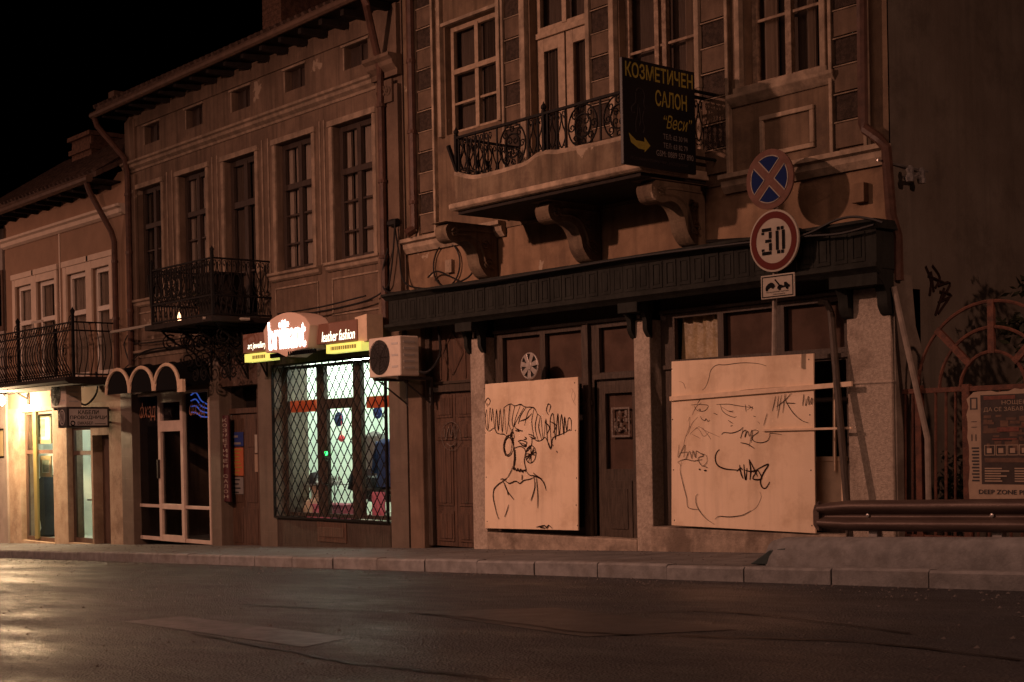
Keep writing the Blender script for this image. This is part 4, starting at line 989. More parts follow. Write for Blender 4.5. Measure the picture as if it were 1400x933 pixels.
# bellied balcony
LX0, LX1, LY, LB0, LB1 = -33.2, -26.68, -.82, 1.42, 2.47
lb = MB().box(LX0, LX1+.06, LY-.12, 0, LB0-.14, LB0); lb.prismx([(LY-.12, LB0-.01), (LY-.2, LB0-.03), (LY-.2, LB0-.08), (LY-.12, LB0-.13)], LX0, LX1+.06)
lbo = build(lb, 'balcony', M['eave'], left, bevel=.01)
rl = MB()
def belly(t): return .20*math.sin(math.pi*min(1, max(0, (1-t)*1.05)))**1.2*(1.15-t*.6)
for z in (LB0+.05, LB1-.16, LB1):
    rl.box(LX0, LX1, LY-.013-(belly((z-LB0)/(LB1-LB0))), LY+.013-(belly((z-LB0)/(LB1-LB0))), z-.014, z+.014)
    rl.box(LX1-.013, LX1+.013, LY, 0, z-.014, z+.014)
x = LX0+.06
while x < LX1:
    rl.tube([(x, LY-belly(t/8), LB0+(LB1-LB0)*t/8) for t in range(9)], .010, 4)
    if int(x*10) % 2: rl.ring((x+.06, LY-belly(.93), LB1-.08), .05, .07, .006, n=10, sec=4)
    rl.tube([(x+.03+.035*math.sin(t*1.6), LY-belly(t/12), LB0+(LB1-LB0)*t/12*.5) for t in range(9)], .008, 4)
    x += .125
y = LY+.1
while y < -.02:
    rl.tube([(LX1+belly(t/8), y, LB0+(LB1-LB0)*t/8) for t in range(9)], .010, 4); y += .12
for x in (LX1, -29.4):
    rl.box(x-.025, x+.025, LY-.025, LY+.025, LB0, LB1+.16); rl.lathe((x, LY, LB1+.16), (0, 0, 1), [(0, .035), (.05, .05), (.12, .004)], 8)
    scroll(rl, (x-.1, LB1+.02), .12, 1.4, 0, LY); scroll(rl, (x-.12, LB0+.5), .12, 1.5, 1, LY-.12)
build(rl, 'railing', M['iron'], lbo)
# ground floor
yw3 = .12
o0, o1 = P(28, 640)[0], P(73, 640)[0]; q0, q1 = P(92, 640)[0], P(125, 640)[0]; e0, e1 = q1+.08, P(150, 640)[0]
zt = P(50, 563)[1]; zt2 = P(108, 590)[1]
gw = MB().wall(BL-2, BR, -2.8, .95, -.005, [(o0, o1, -1.95, zt), (q0, q1, -1.9, zt2+.1), (e0, e1, -1.95, .3)], .35)
build(gw, 'ground_floor_wall', mat('plaster_ground', (.38, .30, .22), .9, col2=(.28, .2, .14), scale=3, bump=.6, bscale=18, stain=(.14, .09, .06), stain_amt=.55), left)
f = MB()
xb_ = P(51, 640, yw3)[0]
for a, b in ((o0, o0+.08), (o1-.06, o1)): f.box(a, b, yw3, yw3+.06, -1.95, zt)
for z in ((-1.95, -1.86), (zt-.06, zt), (P(50, 621, yw3)[1], P(50, 616, yw3)[1])): f.box(o0+.08, o1-.06, yw3+.002, yw3+.058, *z)
so_ = build(f, 'shopfront', M['doorwood'], left)
build(MB().box(xb_-.09, xb_+.09, yw3-.05, yw3-.001, -1.9, zt), 'brass_post', M['brass'], so_)
build(MB().quad((o0, yw3+.03, -1.95), (o1, yw3+.03, -1.95), (o1, yw3+.03, zt), (o0, yw3+.03, zt)), 'pane', M['paneshop'], so_)
f = MB()
for a, b in ((q0, q0+.07), (q1-.06, q1)): f.box(a, b, yw3, yw3+.06, -1.9, zt2+.1)
for z in ((-1.9, -1.8), (zt2+.02, zt2+.1), (P(108, 623, yw3)[1], P(108, 617, yw3)[1])): f.box(q0+.07, q1-.06, yw3+.002, yw3+.058, *z)
so2 = build(f, 'display_window', M['doorwood'], left)
build(MB().quad((q0, yw3+.03, -1.9), (q1, yw3+.03, -1.9), (q1, yw3+.03, zt2), (q0, yw3+.03, zt2)), 'pane', M['paneshop'], so2)
build(MB().box(q0, q1, .8, .84, -.75, zt2-.3), 'brown_backing', M['doorwood'], so2)
dd = MB().box(e0, e1, .2, .25, -1.95, .3)
for c, d in ((-1.8, -1.0), (-.9, .1)): dd.box(e0+.12, e1-.12, .185, .1995, c, d)
build(dd, 'door', M['doorwood'], left)
rb = MB().quad((o0-.2, 2.6, -2), (q1+.05, 2.6, -2), (q1+.05, 2.6, .95), (o0-.2, 2.6, .95)).quad((o0-.2, .35, -2), (o0-.2, 2.6, -2), (o0-.2, 2.6, .95), (o0-.2, .35, .95)).quad((q1+.05, .35, -2), (q1+.05, .35, .95), (q1+.05, 2.6, .95), (q1+.05, 2.6, -2)).quad((o0-.2, .35, .94), (o0-.2, 2.6, .94), (q1+.05, 2.6, .94), (q1+.05, .35, .94)).quad((o0-.2, .3, -1.93), (q1+.05, .3, -1.93), (q1+.05, 2.6, -1.93), (o0-.2, 2.6, -1.93))
build(rb, 'shop_room', mat('shop_wall_left', (.72, .76, .68), .85, var=.1, scale=2), left)
x = (o0+o1)/2
lm = build(MB().box(x-.6, x+.6, 1.1, 1.3, .88, .935), 'ceiling_light', M['acwhite'], left)
build(MB().tube([(x-.58, 1.2, .85), (x+.58, 1.2, .85)], .022, 8), 'lamp_tube', M['tubelamp'], lm)
lm2 = build(MB().box(q0-.5, q1-.1, 1.1, 1.3, .88, .935), 'ceiling_light', M['acwhite'], left)
build(MB().tube([(q0-.48, 1.2, .85), (q1-.12, 1.2, .85)], .022, 8), 'lamp_tube', M['tubelamp'], lm2)
def picture(pl, pt, pr, pb, Y, label):
    a, zt_ = P(pl, pt, Y); b, zb_ = P(pr, pb, Y)
    t = thing('framed_picture', label, 'picture', ((a+b)/2, Y, zb_), 'framed pictures in the left shop window')
    q = MB(); wd = .09
    q.box(a, b, Y, Y+.03, zt_-wd, zt_); q.box(a, b, Y, Y+.03, zb_, zb_+wd); q.box(a, a+wd, Y+.001, Y+.029, zb_+wd, zt_-wd); q.box(b-wd, b, Y+.001, Y+.029, zb_+wd, zt_-wd)
    build(q, 'frame', M['frame'], t); build(MB().box(a+wd, b-wd, Y+.015, Y+.02, zb_+wd, zt_-wd), 'mount', M['mount'], t)
    dx = (b-a)*.22; dz = (zt_-zb_)*.22; build(MB().box(a+dx, b-dx, Y+.009, Y+.0145, zb_+dz, zt_-dz), 'artwork', M['art'], t)
picture(32, 566, 70, 607, .5, 'large framed picture at the top of the left shop window')
picture(32, 624, 51, 655, .5, 'greenish framed picture below the dark bar, left of the brass post')
picture(54, 624, 70, 653, .5, 'greenish framed picture below the dark bar, right of the brass post')
picture(34, 664, 52, 697, .6, 'small dark framed picture lowest in the left shop window')
vs = MB(); x, z = P(62, 705, .7)
vs.lathe((x, .7, -1.92), (0, 0, 1), [(0, .26), (.05, .3), (.2, .26), (.6, .3), (1.0, .34), (1.3, .28), (1.5, .14), (1.62, .2)], 16)
prop(vs, 'floor_vase', M['jacket'], 'large dark vase standing inside the left shop window', 'vase', smooth=True)
sh = MB().box(q0+.05, q1-.05, .4, .7, -1.05, -1.02)
prop(sh, 'glass_shelf', M['steel'], 'thin shelf in the narrow display window beside the cable sign', 'shelf')
for i, (fx, hh) in enumerate(((.2, .14), (.38, .08), (.55, .2), (.78, .1))):
    x = q0+(q1-q0)*fx
    prop(MB().lathe((x, .55, -1.02), (0, 0, 1), [(0, .06), (hh*.4, .075), (hh*.7, .03), (hh, .04)], 12), 'ornament_vase', M['grey' if i % 2 else 'jacket'], 'small ornament on the shelf of the narrow display window', 'ornament', 'ornaments on the narrow window shelf', smooth=True)

# sliver of a further house at the picture's edge
far = thing('tiled_house', 'grey clad house at the far left edge with low dark eaves', 'building', (-35, 0, -2.1))
build(MB().box(-38.5, -32.17, -.05, 8, -3, 5.0), 'wall', M['weather'], far)
ln = MB()
for z in (1.2, 1.9, 2.6, 3.3, 4.0): ln.box(-38.5, -32.18, -.058, -.05, z, z+.03)
build(ln, 'cladding_joint', M['plleft2'], far)
build(MB().prismx([(-.8, 4.72), (4, 6.9), (8.5, 4.72), (8.5, 4.85), (4, 7.05), (-.8, 4.9)], -38.6, -32.2), 'roof', M['roof'], far)
x, z = P(3, 410, -.05); wn = build(MB().box(x-1.2, x+.1, -.075, -.051, z-.7, z+.65), 'window', M['doorwood'], far); build(MB().box(x-1.1, x, -.08, -.0755, z-.6, z+.55), 'pane', M['pane'], wn)

# ------------------------------------------------------------------ fixtures, signs and loose things
# wall lamp at the left
x, z = P(1, 546, -.62)
wl = thing('wall_lamp', 'blazing warm wall lamp under the left balcony', 'lamp', (x, -.3, z-.2))
build(MB().box(x-.06, x+.06, -.03, -.005, z-.12, z+.12).tube([(x, -.03, z), (x, -.3, z+.14), (x, -.6, z+.1)], .02, 6), 'bracket', M['acdark'], wl)
build(MB().lathe((x, -.62, z-.14), (0, 0, 1), [(0, .03), (.03, .075), (.1, .1), (.16, .085), (.2, .045), (.23, .03)], 14), 'bulb', M['bulb'], wl, smooth=True)
build(MB().lathe((x, -.62, z+.085), (0, 0, 1), [(0, .04), (.03, .05), (.06, .02)], 12), 'cap', M['acdark'], wl)
l = bpy.data.lights.new('lamp_light', 'POINT'); lo = bpy.data.objects.new('lamp_light', l); COL.objects.link(lo); lo.parent = wl; lo.location = (0, -.34, .0)
l.energy = 900; l.color = (1, .66, .36); l.shadow_soft_size = .12
x, z = P(3, 600, -.04); prop(MB().box(x-.8, x+.12, -.05, -.01, z-.45, z+.22).box(x-.75, x+.07, -.056, -.05, z-.4, z+.17), 'wall_plaque', M['frame'], 'brown wall plaque just below the blazing lamp', 'plaque')

def aircon(x0, x1, y0, y1, z0, z1, label, fan):
    t = thing('air_conditioner', label, 'air conditioner', ((x0+x1)/2, y1, z0), 'air conditioner units on the facades')
    build(MB().box(x0, x1, y0, y1, z0, z1), 'casing', M['acwhite'], t, bevel=.02)
    cx = x0+(x1-x0)*fan; cz = (z0+z1)/2; r = (z1-z0)*.43
    build(MB().lathe((cx, y0+.004, cz), (0, -1, 0), [(0, r), (.008, r), (.008, r*.98)], 28), 'fan', M['acdark'], t)
    gr = MB()
    for k in (1., .82, .64, .46, .28, .12): gr.ring((cx, y0-.014, cz), r*k, r*k, .0045, n=24, sec=4)
    for k in range(8): a = k*math.pi/4; gr.tube([(cx, y0-.016, cz), (cx+r*math.cos(a), y0-.016, cz+r*math.sin(a))], .005, 4)
    build(gr, 'fan_guard', M['acdark'], t)
    sl = MB()
    for k in range(5): sl.box(x1-.002, x1+.004, y0+.06, y1-.08, z0+.1+k*.09, z0+.13+k*.09)
    for k in range(3): sl.box(cx+r+.05, x1-.05, y0-.004, y0+.002, z0+.12+k*.16, z0+.15+k*.16)
    build(sl, 'louvre', M['signgrey'], t)
    b = MB()
    for x in (x0+.1, x1-.1): b.box(x-.02, x+.02, y0+.02, .0, z0-.045, z0-.003); b.box(x-.02, x+.02, -.04, 0, z0-.4, z0-.05); b.tube([(x, y0+.1, z0-.045), (x, -.02, z0-.38)], .012, 4)
    build(b, 'wall_bracket', M['acdark'], t)
    build(MB().tube(smoothline([(x1-.1, y1-.02, z0+.1), (x1+.12, y1+.05, z0+.05), (x1+.15, -.04, z0+.3), (x1+.1, -.03, z0+.7)], 5), .02, 6), 'pipe', M['cable'], t)
    return t
y0 = -.62; x0 = P(504, 490, y0)[0]; x1 = P(547, 490, y0)[0]; z0 = P(504, 518, y0)[1]; z1 = P(504, 464, y0)[1]
aircon(x0, x1, y0, y0+.33, z0, z1, 'white air conditioner beside the glowing jewellery sign', .36)
x0 = P(69, 540, y0)[0]; x1 = P(90, 540, y0)[0]; z0 = P(69, 559, y0)[1]; z1 = P(69, 523, y0)[1]
aircon(x0, x1, y0, y0+.33, z0, z1, 'white air conditioner under the left balcony above the cable sign', .36)

# projecting box sign of the cable shop
X = P(90, 571, -1.0)[0]; ya, za = PX(91, 557, X); yb, zb = PX(150, 585, X)
t = thing('projecting_sign', 'small white and black box sign with black Cyrillic lettering below the air conditioner', 'sign', (X, yb, zb))
build(MB().box(X-.42, X, ya, yb, zb, za), 'box', M['acdark'], t, bevel=.01)
build(MB().box(X+.001, X+.012, ya+.05, yb-.05, zb+.04, za-.04), 'face', M['signgrey'], t)
tx = MB(); ww = yb-ya; hh = za-zb
text(tx, 'КАБЕЛИ', (X+.014, ya+ww*.26, zb+hh*.64), ww*.48, hh*.2, ux=(0, 1, 0), bold=.02); text(tx, 'ПРОВОДНИЦИ', (X+.014, ya+ww*.07, zb+hh*.38), ww*.86, hh*.2, ux=(0, 1, 0), bold=.02)
text(tx, 'ЕМКАБЕЛ', (X+.014, ya+ww*.24, zb+hh*.14), ww*.36, hh*.15, ux=(0, 1, 0), bold=.02)
tx.ring((X+.014, ya+ww*.13, zb+hh*.21), hh*.1, hh*.1, .012, ux=(0, 1, 0), n=16, sec=4); tx.box(X+.012, X+.015, ya+ww*.64, ya+ww*.9, zb+hh*.16, zb+hh*.19)
build(tx, 'lettering', M['black'], t)
build(MB().ring((X-.21, ya-.004, (za+zb)/2), .12, hh*.36, .012, n=20, sec=4).ring((X-.21, ya-.004, (za+zb)/2), .05, hh*.25, .01, n=16, sec=4), 'emblem', M['signgrey'], t)
build(MB().tube([(X-.2, yb, zb+.1), (X-.2, 0, zb+.1)], .025, 6).tube([(X-.2, yb, za-.05), (X-.2, 0, za-.05)], .025, 6), 'arm', M['acdark'], t)

# arched awning
ya = -.62
t = thing('arched_awning', 'black awning of three arches with pale rims over the white framed shop', 'awning', (P(195, 540, ya)[0], 0, .9))
fab = MB(); rim = MB()
zb = P(178, 538, ya)[1]
for pl, pr, pt in ((146, 178, 506), (178, 211, 503), (212, 246, 499)):
    a, b = P(pl, 535, ya)[0], P(pr, 535, ya)[0]; c = (a+b)/2; r = (b-a)/2-.01; h = P((pl+pr)/2, pt, ya)[1]-zb
    arc = [(c-r*math.cos(k*math.pi/14), zb+h*math.sin(k*math.pi/14)**.85) for k in range(15)]
    n = len(fab.v); fab.v += [(x, ya, z) for x, z in arc]+[(x, -.02, z+.12) for x, z in arc]
    for k in range(14): fab.f.append((n+k, n+k+1, n+16+k, n+15+k))
    fab.quad(*[(x, ya+.002, z) for x, z in arc][::-1])
    rim.tube([(x, ya-.01, z) for x, z in arc], .034, 6)
rim.box(P(245, 535, ya)[0]-.02, P(250, 535, ya)[0]+.04, ya-.03, ya+.03, zb-.06, zb+.16)
build(fab, 'canopy', M['black'], t); build(rim, 'rim', M['batten'], t, smooth=True)

# jewellery sign with glowing letters
Y = -.55
def SX(px, py): return P(px, py, Y)
t = thing('shop_sign', 'brown shop sign with blazing white lettering over the lit jewellery shop', 'sign', (SX(415, 470)[0], Y+.3, SX(415, 485)[1]))
xl, xc0, xc1, xr = SX(332, 470)[0], SX(374, 470)[0], SX(433, 460)[0], SX(488, 450)[0]; xe = SX(500, 450)[0]
zt = SX(332, 454)[1]; zb = SX(332, 486)[1]; zr0 = SX(488, 470)[1]
z0 = min(zb, zr0)+.02; zt = SX(488, 437)[1]; z0 = SX(488, 466)[1]
build_each(MB().box(xl, xc0, Y, Y+.25, z0, zt).box(xc1, xr, Y, Y+.25, z0, zt), 'side_panel', M['signbrown'], t, bevel=.008)
ex = MB().prism([(xr+.002, z0-.06), (xe, z0-.02), (xe, zt+.06), (xr-.08, zt+.03)], Y+.02, Y+.3); build(ex, 'end_cap', M['batten'], t)
zc0 = z0-.15; zc1 = SX(400, 429)[1]
cp = [(xc0-.04, zt-.01), (xc0+.02, z0-.05), ((xc0+xc1)/2-.25, zc0+.08), ((xc0+xc1)/2, zc0-.0), ((xc0+xc1)/2+.25, zc0+.08), (xc1-.02, z0-.05), (xc1+.06, zt-.01)]
top_ = [(xc1+.06-(xc1-xc0+.1)*k/10, zt+(zc1-zt)*math.sin(k*math.pi/10)**.6) for k in range(1, 10)]
build(MB().prism(cp+top_, Y-.16, Y+.22), 'centre_panel', M['signcream'], t, bevel=.015)
nx = MB(); letters = 'brilliant'
text(nx, letters, (xc0+.12, Y-.165, z0-.02), (xc1-xc0)*.86, (zc1-z0)*.82, shear=-.05, bold=.012)
build(nx, 'neon_lettering', M['neon'], t)
ll = MB(); hh = zt-z0
text(ll, 'art jewellery', (xl+.16, Y-.004, z0+hh*.10), (xc0-xl)*.60, hh*.42, shear=.25, bold=.0)
text(ll, 'leather fashion', (xc1+.14, Y-.004, z0+hh*.10), (xr-xc1)*.82, hh*.5, shear=.25, bold=.0)
build(ll, 'lit_lettering', M['litletter'], t)
ys = MB().box(xl+.1, xc0-.02, Y-.03, Y+.12, z0-.15, z0-.02).box(xc1+.3, xr+.14, Y-.03, Y+.12, z0-.15, z0-.02); build_each(ys, 'lit_strip', M['lityellow'], t)
mk = MB()
for a, b in ((xl+.35, xc0-.25), (xc1+.42, xr-.02)):
    x = a; 
    while x < b: w_ = random.uniform(.02, .05); mk.box(x, x+w_, Y-.034, Y-.029, z0-.11, z0-.055); x += w_+.018
build(mk, 'strip_marks', mat('olive_marks', (.4, .38, .12), .6), t)
vt = MB()
for k in range(13): x = xc0-.02+k*.055; vt.box(x, x+.025, Y-.06, Y-.02, z0-.13, z0-.06); 
for k in range(13): x = xc1-.55+k*.06; vt.box(x, x+.025, Y-.17, Y-.13, z0-.13, z0-.07)
build(vt, 'vent_slot', M['black'], t)
build(MB().box(xl+.3, xl+.36, Y+.25, 0, z0+.1, z0+.16).box(xr-.36, xr-.3, Y+.25, 0, z0+.1, z0+.16), 'mounting', M['acdark'], t)

# vertical salon sign and notices by the brown entrance
Y = .03
x0, x1 = P(303, 620, Y)[0], P(313, 620, Y)[0]; zt = P(303, 569, Y)[1]; zb = P(303, 686, Y)[1]
t = thing('vertical_sign', 'narrow dark red vertical sign with pale letters beside the brown entrance', 'sign', ((x0+x1)/2, Y, zb))
build(MB().box(x0, x1, Y, Y+.03, zb, zt), 'board', mat('dark_red_board', (.07, .018, .022), .5), t)
tx = MB(); s = 'КОЗМЕТИЧЕН САЛОН'; st = (zt-zb-.08)/len(s)
for i, ch in enumerate(s):
    if ch != ' ': text(tx, ch, (x0+(x1-x0)*.2, Y-.002, zt-.04-st*(i+1)+st*.18), (x1-x0)*.6, st*.68, bold=.01)
build(tx, 'lettering', M['signwhite'], t)
def plate(pl, pt, pr, pb, Y, name, m, label, cat, lines=None, lm=None):
    a, zt_ = P(pl, pt, Y); b = P(pr, pt, Y)[0]; zb_ = P(pl, pb, Y)[1]
    o = prop(MB().box(a, b, Y, Y+.012, zb_, zt_), name, M[m], label, cat)
    if lines:
        q = MB(); r = random.Random(len(label))
        for i in range(lines):
            z = zt_-(zt_-zb_)*(i+.6)/lines; e = a+(b-a)*r.uniform(.55, .92); q.box(a+(b-a)*.1, e, Y-.003, Y+.0005, z-(zt_-zb_)*.16/lines, z+(zt_-zb_)*.16/lines)
        build(q, 'printed_lines', M[lm], o)
plate(316, 592, 332, 611, .19, 'plate', 'terracotta', 'small blue plate on the brown entrance door', 'plate', 2, 'greyletter')
plate(315, 613, 332, 651, .19, 'notice', 'redpaper', 'orange notice with pale lines on the brown entrance door', 'notice', 8, 'yellow')
plate(316, 653, 332, 676, .19, 'notice', 'greyletter', 'grey notice under the orange one on the brown door', 'notice', 4, 'darkblue')
plate(348, 595, 354, 620, .17, 'notice', 'signwhite', 'upper white paper strip at the edge of the brown entrance', 'notice')
plate(348, 622, 354, 646, .17, 'notice', 'paper', 'lower white paper strip at the edge of the brown entrance', 'notice')
# glowing blue strokes standing in for a reflection in the white shop's glass
x, z = P(270, 556, .9); bn = MB()
for k in range(4): bn.tube(smoothline([(x-.25, .9, z+.22-k*.11), (x-.05, .9, z+.26-k*.13), (x+.15, .9, z+.1-k*.1), (x+.4, .9, z+.02-k*.08)], 4), .014, 5)
prop(bn, 'reflection_strokes', M['bluereflection'], 'blue neon scribble glowing inside the right pane of the white shop', 'neon sign')
x, z = P(236, 650, 1.4)
mn = MB().lathe((x, 1.4, -1.7), (0, 0, 1), [(0, .22), (.06, .22), (.08, .03), (.5, .03), (.52, .2), (.75, .24), (1.0, .26), (1.2, .2), (1.27, .06), (1.36, .055), (1.42, .1), (1.55, .11), (1.62, .03)], 14)
prop(mn, 'dress_form', M['grey'], 'pale dress form behind the glass door of the white shop', 'mannequin', smooth=True)

# hanging salon sign at the balcony's right end
X = -10.97; ya, za = PX(850, 78, X); yb, zb = PX(952, 237, X)
zt_ = za; zb_ = PX(850, 224, X)[1]; W = yb-ya; H = zt_-zb_
t = thing('hanging_sign', 'black projecting salon sign with yellow and grey lettering at the balcony end', 'sign', (X, (ya+yb)/2, zb_))
build(MB().box(X-.04, X, ya, yb, zb_, zt_), 'board', M['blacksign'], t, bevel=.004)
def ty(mb, s, u0, v0, uw, vh, **k): text(mb, s, (X+.002, ya+W*u0, zt_-H*(v0+vh)), W*uw, H*vh, ux=(0, 1, 0), **k)
yl_ = MB(); ty(yl_, 'КОЗМЕТИЧЕН', .04, .03, .93, .145, bold=.018); ty(yl_, 'САЛОН', .44, .245, .44, .155, bold=.015)
ty(yl_, '“Веси”', .55, .47, .40, .13, shear=.35)
ar = [(.07, .70), (.1, .79), (.2, .84), (.28, .845), (.28, .87), (.36, .80), (.28, .725), (.28, .77), (.17, .765), (.1, .72)]
vs = [(X+.002, ya+W*u, zt_-H*(v-.02*u)) for u, v in ar]; yl_.add(vs, [tuple(range(len(vs)))[::-1]])
build(yl_, 'yellow_lettering', M['yellow'], t)
gl = MB(); ty(gl, 'ТЕЛ: 62 30 94', .54, .655, .34, .05); ty(gl, 'ТЕЛ: 63 82 79', .54, .74, .34, .05); ty(gl, 'GSM: 0889 557 890', .44, .82, .52, .055); build(gl, 'grey_lettering', M['greyletter'], t)
fg = MB()
for pts in ([(.18, .3), (.2, .27), (.26, .27), (.29, .32), (.28, .4), (.3, .45)], [(.17, .31), (.17, .4), (.12, .45), (.12, .5), (.16, .5)], [(.2, .42), (.19, .52), (.17, .58), (.17, .68)], [(.28, .47), (.26, .55), (.28, .62), (.27, .68)], [(.22, .45), (.23, .55), (.22, .62)]):
    fg.tube([(X+.001, ya+W*u, zt_-H*v) for u, v in smoothline(pts, 4)], .006, 4)
ty(fg, 'Козметични услуги', .08, .91, .8, .045, shear=.3)
build(fg, 'dim_drawing', mat('dim_outline', (.035, .03, .032), .6), t)
build(MB().tube([(X-.02, yb, zt_-.2), (X-.02, .0, zt_-.2)], .02, 6).tube([(X-.02, yb, zb_+.2), (X-.02, .0, zb_+.2)], .02, 6), 'arm', M['iron'], t)

# traffic signs on their post
YS = -.46
sc_ = [P(1053, 246, YS), P(1059, 330, YS), P(1064, 392, YS)]
px_s = sc_[1][0]
t = thing('traffic_sign', 'short sign post on the fascia with no stopping disc, 30 limit and tow plate', 'traffic sign', (px_s, YS+.06, .8))
pe = P(1058, 487, YS+.06)
build(MB().tube([(pe[0], YS+.06, pe[1]), (px_s-.0, YS+.06, sc_[0][1]+.3)], .026, 8), 'post', M['palepole'], t, smooth=True)
ra = P(967, 331, -.25)
build(MB().tube([(px_s, YS+.05, sc_[1][1]+.04), (ra[0], -.25, ra[1]), (ra[0]-.1, .0, ra[1]+.02)], .02, 6).tube([(px_s, YS+.06, ZB+.02), (px_s+.02, -.05, ZB+.06)], .016, 6), 'bracket_arm', M['iron'], t, smooth=True)
def disc(c, r, m, name, rimr=None):
    return build(MB().lathe((c[0], YS, c[1]), (0, -1, 0), [(-.02, r*.98), (0, r), (.012, r), (.014, r-.012)], 40), name, m, t)
r1 = .315
o = disc(sc_[0], r1, M['signpink'], 'no_stopping_disc')
y = YS-.0165
for k in range(4):
    a0 = k*math.pi/2+R(11); a1 = (k+1)*math.pi/2-R(11); rr = r1*.78
    cx = sc_[0][0]+.03*math.cos((a0+a1)/2+R(45)*0); cz = sc_[0][1]
    a0 += R(45); a1 += R(45); mid_ = (a0+a1)/2; off = .055
    pts = [(sc_[0][0]+off*math.cos(mid_)*1.2, sc_[0][1]+off*math.sin(mid_)*1.2)]+[(sc_[0][0]+rr*math.cos(a0+(a1-a0)*i/10), sc_[0][1]+rr*math.sin(a0+(a1-a0)*i/10)) for i in range(11)]
    ed = MB().add([(x_, y, z_) for x_, z_ in pts], [tuple(range(12))]); build(ed, 'blue_field', M['signblue'], o)
    lp = pts+[pts[0]]; build(MB().tube([(x_, y-.001, z_) for x_, z_ in lp], .006, 4), 'white_edge', M['signwhite'], o)
o = disc(sc_[1], .325, M['signwhite'], 'speed_limit_disc')
rg = MB(); n = 40
for k in range(n):
    a, b = 2*math.pi*k/n, 2*math.pi*(k+1)/n
    rg.quad(*[(sc_[1][0]+q*math.cos(an), y, sc_[1][1]+q*math.sin(an)) for q, an in ((.305, a), (.305, b), (.235, b), (.235, a))])
build(rg, 'red_ring', M['signred'], o)
nm = MB(); cx, cz = sc_[1]; y2 = YS-.0185
def st_(mb, a, b, c, d): mb.box(cx+a, cx+b, y2-.001, y2, cz+c, cz+d)
ck = .035
# stencil 3
for a, b, c, d in ((-.155, -.03, .105, .14), (-.11, -.03, -.012, .02), (-.155, -.03, -.14, -.105), (-.062, -.025, .028, .098), (-.062, -.025, -.098, -.02), (-.16, -.125, .075, .1), (-.16, -.125, -.1, -.075)): st_(nm, a, b, c, d)
for a, b, c, d in ((.03, .068, -.1, .1), (.112, .15, -.1, .1), (.045, .085, .105, .14), (.098, .135, .105, .14), (.045, .085, -.14, -.105), (.098, .135, -.14, -.105)): st_(nm, a, b, c, d)
build(nm, 'numerals', M['black'], o)
cx, cz = sc_[2]; pw, ph = .225, .125
pb = build(MB().box(cx-pw, cx+pw, YS-.012, YS+.004, cz-ph, cz+ph), 'tow_away_plate', M['signwhite'], t, bevel=.02)
y3 = YS-.0145; tw = MB()
for a, b, c, d in ((-pw+.018, pw-.018, ph-.026, ph-.016), (-pw+.018, pw-.018, -ph+.016, -ph+.026), (-pw+.018, -pw+.028, -ph+.0262, ph-.0262), (pw-.028, pw-.018, -ph+.0262, ph-.0262)): tw.box(cx+a, cx+b, y3-.001, y3, cz+c, cz+d)
def pol(pts): tw.add([(cx+a, y3-.002, cz+b) for a, b in pts], [tuple(range(len(pts)))])
pol([(-.16, -.02), (-.15, .01), (-.125, .03), (-.09, .045), (-.06, .04), (-.04, .02), (-.03, .0), (-.05, -.01), (-.1, -.012), (-.13, -.03)])
pol([(.0, -.01), (.02, .012), (.05, .012), (.085, -.002), (.085, -.02), (.0, -.028)]); pol([(.09, -.02), (.09, .035), (.12, .035), (.15, .008), (.165, .0), (.165, -.02)])
tw.tube([(cx-.03, y3-.001, cz+.07), (cx+.035, y3-.001, cz+.0)], .008, 4)
for a, b in ((-.14, -.025), (-.06, -.005), (.03, -.03), (.13, -.025)): tw.lathe((cx+a, y3, cz+b), (0, -1, 0), [(0, .017), (.003, .017)], 12)
text(tw, 'Принудително вдигане', (cx-.15, y3-.001, cz-.066), .3, .018); text(tw, 'паркирането', (cx-.06, y3-.001, cz-.092), .16, .016)
build(tw, 'pictogram', M['black'], pb)

# painted boards with marker drawings
def panel_board(c4, Y, name, label):
    poly = [P(*a, Y) for a in c4]
    zs = min(p[1] for p in poly); xm = sum(p[0] for p in poly)/4
    t = thing(name, label, 'board', (xm, Y, zs), 'boards covering the shop windows')
    build(MB().prism(poly, Y, Y+.022), 'panel', M['board'], t, bevel=.003)
    x0 = min(p[0] for p in poly); x1 = max(p[0] for p in poly); z0 = max(poly[0][1], poly[1][1]); z1 = min(poly[2][1], poly[3][1])
    for k in range(4):
        for x in (x0+.05, x1-.06):
            z = z0+.06+(z1-z0-.12)*k/3; build(MB().lathe((x, Y, z), (0, -1, 0), [(-.002, .009), (.002, .008)], 8), 'screw', M['acdark'], t)
    return t
def strokes(lst, org, scl, Y, wd, par, name, m, k=5):
    mb = MB()
    for i, s in enumerate(lst):
        w_ = wd
        if isinstance(s[0], (int, float)): w_ = s[0]; s = s[1:]
        pts = [P(org[0]+a/scl, org[1]+b/scl, Y) for a, b in s]
        mb.ribbon(smoothline(pts, k), Y-.0015-.0002*i, w_)
        if wd > .008: mb.ribbon(smoothline([(a+random.uniform(-.008, .008), b+random.uniform(-.008, .008)) for a, b in pts], k), Y-.0016-.0002*i, w_*.7)
    build(mb, name, m, par)
def ell(cx, cy, rx, ry, a0=0, a1=6.5, n=16, rot=0): return [(cx+rx*math.cos(a0+(a1-a0)*i/n)*math.cos(rot)-ry*math.sin(a0+(a1-a0)*i/n)*math.sin(rot), cy+rx*math.cos(a0+(a1-a0)*i/n)*math.sin(rot)+ry*math.sin(a0+(a1-a0)*i/n)*math.cos(rot)) for i in range(n+1)]
YB = -.13
b1 = panel_board([(663, 723), (790, 726), (790, 516), (663, 526)], YB, 'painted_board', 'pale board with a marker drawing of a woman in hoop earrings')
